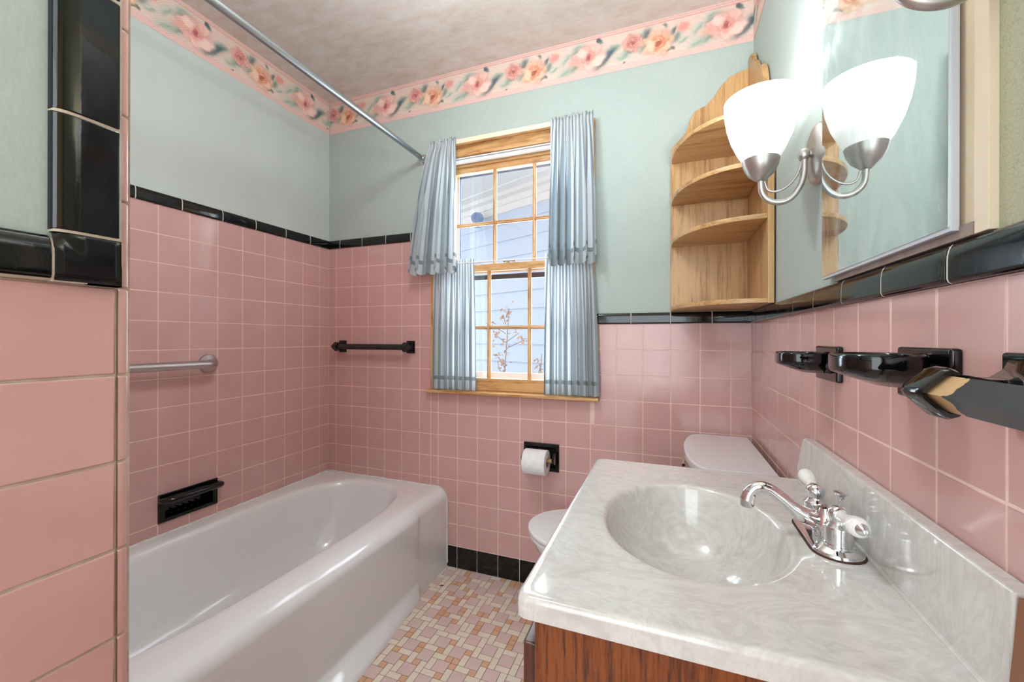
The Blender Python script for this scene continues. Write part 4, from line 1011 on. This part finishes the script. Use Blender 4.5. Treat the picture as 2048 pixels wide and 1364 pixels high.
# ------------------------------------------------------------------ medicine cabinet
mc = empty('medicine_cabinet', (2.09, -1.03, 1.25), 'recessed medicine cabinet with mirrored door and cream side frame', 'cabinet')
bm = nb()
box(bm, (2.0925, -1.258, 1.248), (XR+.002, -1.237, 2.03), .001); box(bm, (2.0925, -1.238, 2.0), (XR+.002, -.80, 2.03), .001)
obj('frame', bm, M['cream'], mc)
bm = nb(); box(bm, (2.096, -1.240, 1.262), (XR+.001, -.83, 2.0)); obj('cabinet_body', bm, M['cream'], mc, smooth=0)
bm = nb(); box(bm, (2.0915, -1.2365, 1.2475), (XR+.001, -.855, 1.262), .001); obj('bottom_ledge', bm, M['under'], mc)
dr = nb(); box(dr, (2.0848, -1.2155, 1.257), (2.0925, -.811, 1.985), .0012); d = obj('door', dr, M['greyframe'], mc)
bm = nb(); box(bm, (2.0838, -1.2122, 1.2625), (2.0850, -.8118, 1.98)); obj('mirror', bm, M['mirror'], d, smooth=0)

# ------------------------------------------------------------------ sconces
def sconce(y, label):
    t = empty('wall_sconce', (XR, y, 1.53), label, 'wall lamp', 'glass wall sconces beside the mirror')
    bm = nb(); 
    prf = [(0, .019), (.030, .0185), (.047, .016), (.055, .012), (.058, .006), (.058, 0)]
    loft(bm, [[(XR-h_, y+r_*1.0*math.cos(2*PI*k/40), 1.538+r_*1.12*math.sin(2*PI*k/40)) for k in range(40)] for r_, h_ in prf[1:]], cap0=True); bmesh.ops.recalc_face_normals(bm, faces=bm.faces); 
    obj('wall_plate', bm, M['nickel'], t, smooth=60)
    xa = 1.988
    bm = nb(); tube(bm, smoothpath([(2.071, y, 1.534), (2.070, y, 1.500), (2.063, y, 1.472), (2.047, y, 1.449), (2.026, y, 1.441), (2.004, y, 1.448), (1.991, y, 1.466), (xa, y, 1.495)], 6), .0062, 16)
    lathe(bm, [(0, -.012), (.008, -.011), (.0115, -.004), (.0115, .004), (.008, .011), (0, .012)], along((2.070, y, 1.540), (0, 0, 1)), 20)
    tube(bm, [(2.098, y, 1.540), (2.068, y, 1.540)], .0065, 14)
    tube(bm, smoothpath([(2.067, y+.003, 1.528), (2.058, y+.003, 1.498), (2.040, y+.003, 1.476), (2.020, y+.003, 1.467), (2.003, y+.003, 1.472), (1.996, y+.003, 1.492)], 6), .0026, 10)
    obj('arm', bm, M['nickel'], t, smooth=60)
    bm = nb(); lathe(bm, [(0, .0), (.007, 0), (.012, .003), (.026, .016), (.034, .032), (.037, .044), (.0375, .048), (.035, .048), (.030, .03), (0, .01)], Matrix.Translation((xa, y, 1.492)), 36); obj('socket_cup', bm, M['nickel'], t, smooth=60)
    so_ = bpy.data.objects.new('glass_shade', None)
    bm = nb(); pr = [(.033, 0), (.036, .003), (.047, .022), (.060, .052), (.069, .085), (.0735, .115), (.0745, .140), (.0725, .141), (.0712, .115), (.0668, .086), (.058, .054), (.045, .024), (.034, .006), (0, .005)]
    lathe(bm, pr, Matrix.Identity(4), 48)
    o = obj('glass_shade', bm, M['shade'], t, smooth=60, world=False); o.location = (xa-XR, 0, 1.536-1.53); bpy.data.objects.remove(so_)
    bm = nb(); lathe(bm, [(0, 0), (.012, .002), (.014, .02), (.026, .045), (.028, .06), (.02, .078), (0, .086)], Matrix.Translation((xa, y, 1.545)), 24); obj('bulb', bm, M['bulb'], t, smooth=60)
    l = bpy.data.lights.new('sconce_bulb_light', 'POINT'); l.energy = 6.0; l.shadow_soft_size = .03; l.color = (.96, .985, 1)
    lo = bpy.data.objects.new('sconce_bulb_light', l); C.objects.link(lo); lo.location = (xa, y, 1.668)
    return t
sconce(-.746, 'lit frosted glass wall sconce between the corner shelf and the mirror')
sconce(-1.328, 'near wall sconce at the top right corner showing only its curved arm')

# ------------------------------------------------------------------ black ceramic holders on the right wall
def holder(name, y0, y1, z0, z1, ztop, reach, half, label, cat, holes, th=.024):
    ym = (y0+y1)/2; t = empty(name, (W, ym, ztop), label, cat)
    bm = nb(); box(bm, (W-.011, y0, z0), (W+.001, y1, z1), .004, 3); obj('wall_plate', bm, M['black'], t)
    bm = nb(); loops = []; n = 40
    def outl(s_, z, sh_=0):
        out = []
        for k in range(n):
            a = 2*PI*k/n; c, s2 = math.cos(a), math.sin(a); e = .74
            cx_ = W-.012-reach/2
            out.append((cx_-reach/2*s_*math.copysign(abs(c)**e, c)+sh_, ym+half*s_*math.copysign(abs(s2)**e, s2), z))
        return out
    loops = [outl(.50, ztop-th-.016, .022), outl(.75, ztop-th-.008, .010), outl(.93, ztop-th-.001), outl(.98, ztop-th+.002), outl(1, ztop-th+.007), outl(1, ztop-.007), outl(.985, ztop-.003), outl(.965, ztop-.001), outl(.93, ztop), outl(.89, ztop-.002), outl(.86, ztop-.007), outl(.3, ztop-.009)]
    loft(bm, loops, cap0=True, cap1=True)
    # gusset under the dish, down to the plate
    loft(bm, [[(W-.008, ym+dy, z) for dy, z in ((-half*.55, z0+.014), (half*.55, z0+.014), (half*.7, ztop-.01), (-half*.7, ztop-.01))], [(W-.035, ym+dy, z) for dy, z in ((-half*.45, ztop-th-.009), (half*.45, ztop-th-.009), (half*.6, ztop-.012), (-half*.6, ztop-.012))]], cap0=True, cap1=True)
    bmesh.ops.recalc_face_normals(bm, faces=bm.faces); obj('dish', bm, M['black'], t, smooth=55)
    if holes:
        bm = nb()
        for dx, dy in holes: lathe(bm, [(.009, 0), (.011, .0015), (.012, 0), (.011, -.002)], Matrix.Translation((W-.012-reach/2+dx, ym+dy, ztop-.0072)), 20)
        obj('cup_ring', bm, M['black'], t)
    return t
holder('toothbrush_holder', -.886, -.770, 1.056, 1.124, 1.112, .082, .052, 'black ceramic tumbler holder on right wall, farther from the viewer', 'holder', [(-.015, -.025), (-.015, .025), (.012, 0)])
holder('soap_holder', -1.215, -1.100, 1.062, 1.128, 1.120, .088, .056, 'black ceramic soap holder on right wall between tumbler holder and towel bar', 'holder', None)
t = empty('towel_bar', (W, -1.34, 1.09), 'black towel bar with chipped wooden end at the right edge', 'towel bar')
bm = nb(); box(bm, (W-.010, -1.372, 1.058), (W+.001, -1.286, 1.126), .003)
loft(bm, [[(x, -1.33+dy*w_, 1.091+dz*h_) for dy, dz in ((-1, -1), (1, -1), (1, 1), (-1, 1))] for x, w_, h_ in ((W-.008, .036, .030), (W-.018, .026, .020), (W-.032, .018, .013), (W-.048, .014, .013), (W-.062, .014, .016))], cap0=True, cap1=True)
bmesh.ops.recalc_face_normals(bm, faces=bm.faces); obj('wall_plate', bm, M['black'], t, smooth=60)
bm = nb(); bxc, bzc = 2.027, 1.0895; s_ = .0265
def dia(s_, y, wv=1): return [(bxc+s_*math.cos(k*PI/2), y, bzc+s_*math.sin(k*PI/2)) for k in range(4)]
def rdia(s_, y, r=.2):
    out = []
    for k in range(4):
        a, b, c = [Vector((math.cos(q*PI/2), 0, math.sin(q*PI/2))) for q in (k-1, k, k+1)]
        for u in (b+(a-b)*r, b+(a-b)*r*.3+(c-b)*r*.3, b+(c-b)*r): out.append((bxc+u.x*s_, y, bzc+u.z*s_))
    return out
loft(bm, [rdia(.008, -1.297), rdia(.020, -1.299), rdia(.0255, -1.304), rdia(.027, -1.312), rdia(.0265, -1.330), rdia(.024, -1.336), rdia(.0195, -1.336), rdia(.0175, -1.325), rdia(.017, -1.315)], cap0=True, cap1=True)
bmesh.ops.recalc_face_normals(bm, faces=bm.faces); obj('socket', bm, M['black'], t, smooth=45)
bm = nb(); loft(bm, [dia(.0160, y) for y in (-1.316, -1.34, -1.36, -1.5, -1.9)], cap0=True, cap1=True); bmesh.ops.recalc_face_normals(bm, faces=bm.faces)
M['chipped'] = mat('worn_painted_wood', (70, 82, 88), .35)
def _ch(m):   # bare wood shows near the socket where the paint has flaked off
    N, L, b = nodes(m); t_ = N.new('ShaderNodeTexCoord'); sp_ = N.new('ShaderNodeSeparateXYZ'); L.new(t_.outputs['Object'], sp_.inputs[0])
    n = N.new('ShaderNodeTexNoise'); n.inputs['Scale'].default_value = 60; n.inputs['Detail'].default_value = 3; L.new(t_.outputs['Object'], n.inputs['Vector'])
    a = N.new('ShaderNodeMath'); a.operation = 'MULTIPLY_ADD'; L.new(n.outputs['Fac'], a.inputs[0]); a.inputs[1].default_value = .035; L.new(sp_.outputs[1], a.inputs[2])
    g = N.new('ShaderNodeMath'); g.operation = 'GREATER_THAN'; L.new(a.outputs[0], g.inputs[0]); g.inputs[1].default_value = .0005
    x = N.new('ShaderNodeMix'); x.data_type = 'RGBA'; L.new(g.outputs[0], x.inputs[0]); x.inputs[6].default_value = srgb(38, 46, 52); x.inputs[7].default_value = srgb(196, 160, 116); L.new(x.outputs[2], b.inputs['Base Color'])
_ch(M['chipped'])
obj('bar', bm, M['chipped'], t, smooth=20)
bm = nb(); box(bm, (W-.010, -1.94, 1.058), (W+.001, -1.86, 1.126), .003); box(bm, (bxc-.012, -1.91, 1.076), (W-.008, -1.89, 1.104), .003); obj('wall_plate', bm, M['black'], t)

# little dark leaf scrap on the floor
bm = nb(); tube(bm, [(.818, -.166, .003), (.824, -.160, .005), (.830, -.160, .004), (.834, -.154, .003)], [.0015, .004, .0035, .001], 8, squash=.5)
tag(setorigin(obj('leaf_scrap', bm, M['scrap']), (.824, -.16, .002)), 'tiny dark brown scrap lying on the floor mosaic by the tub', 'debris')
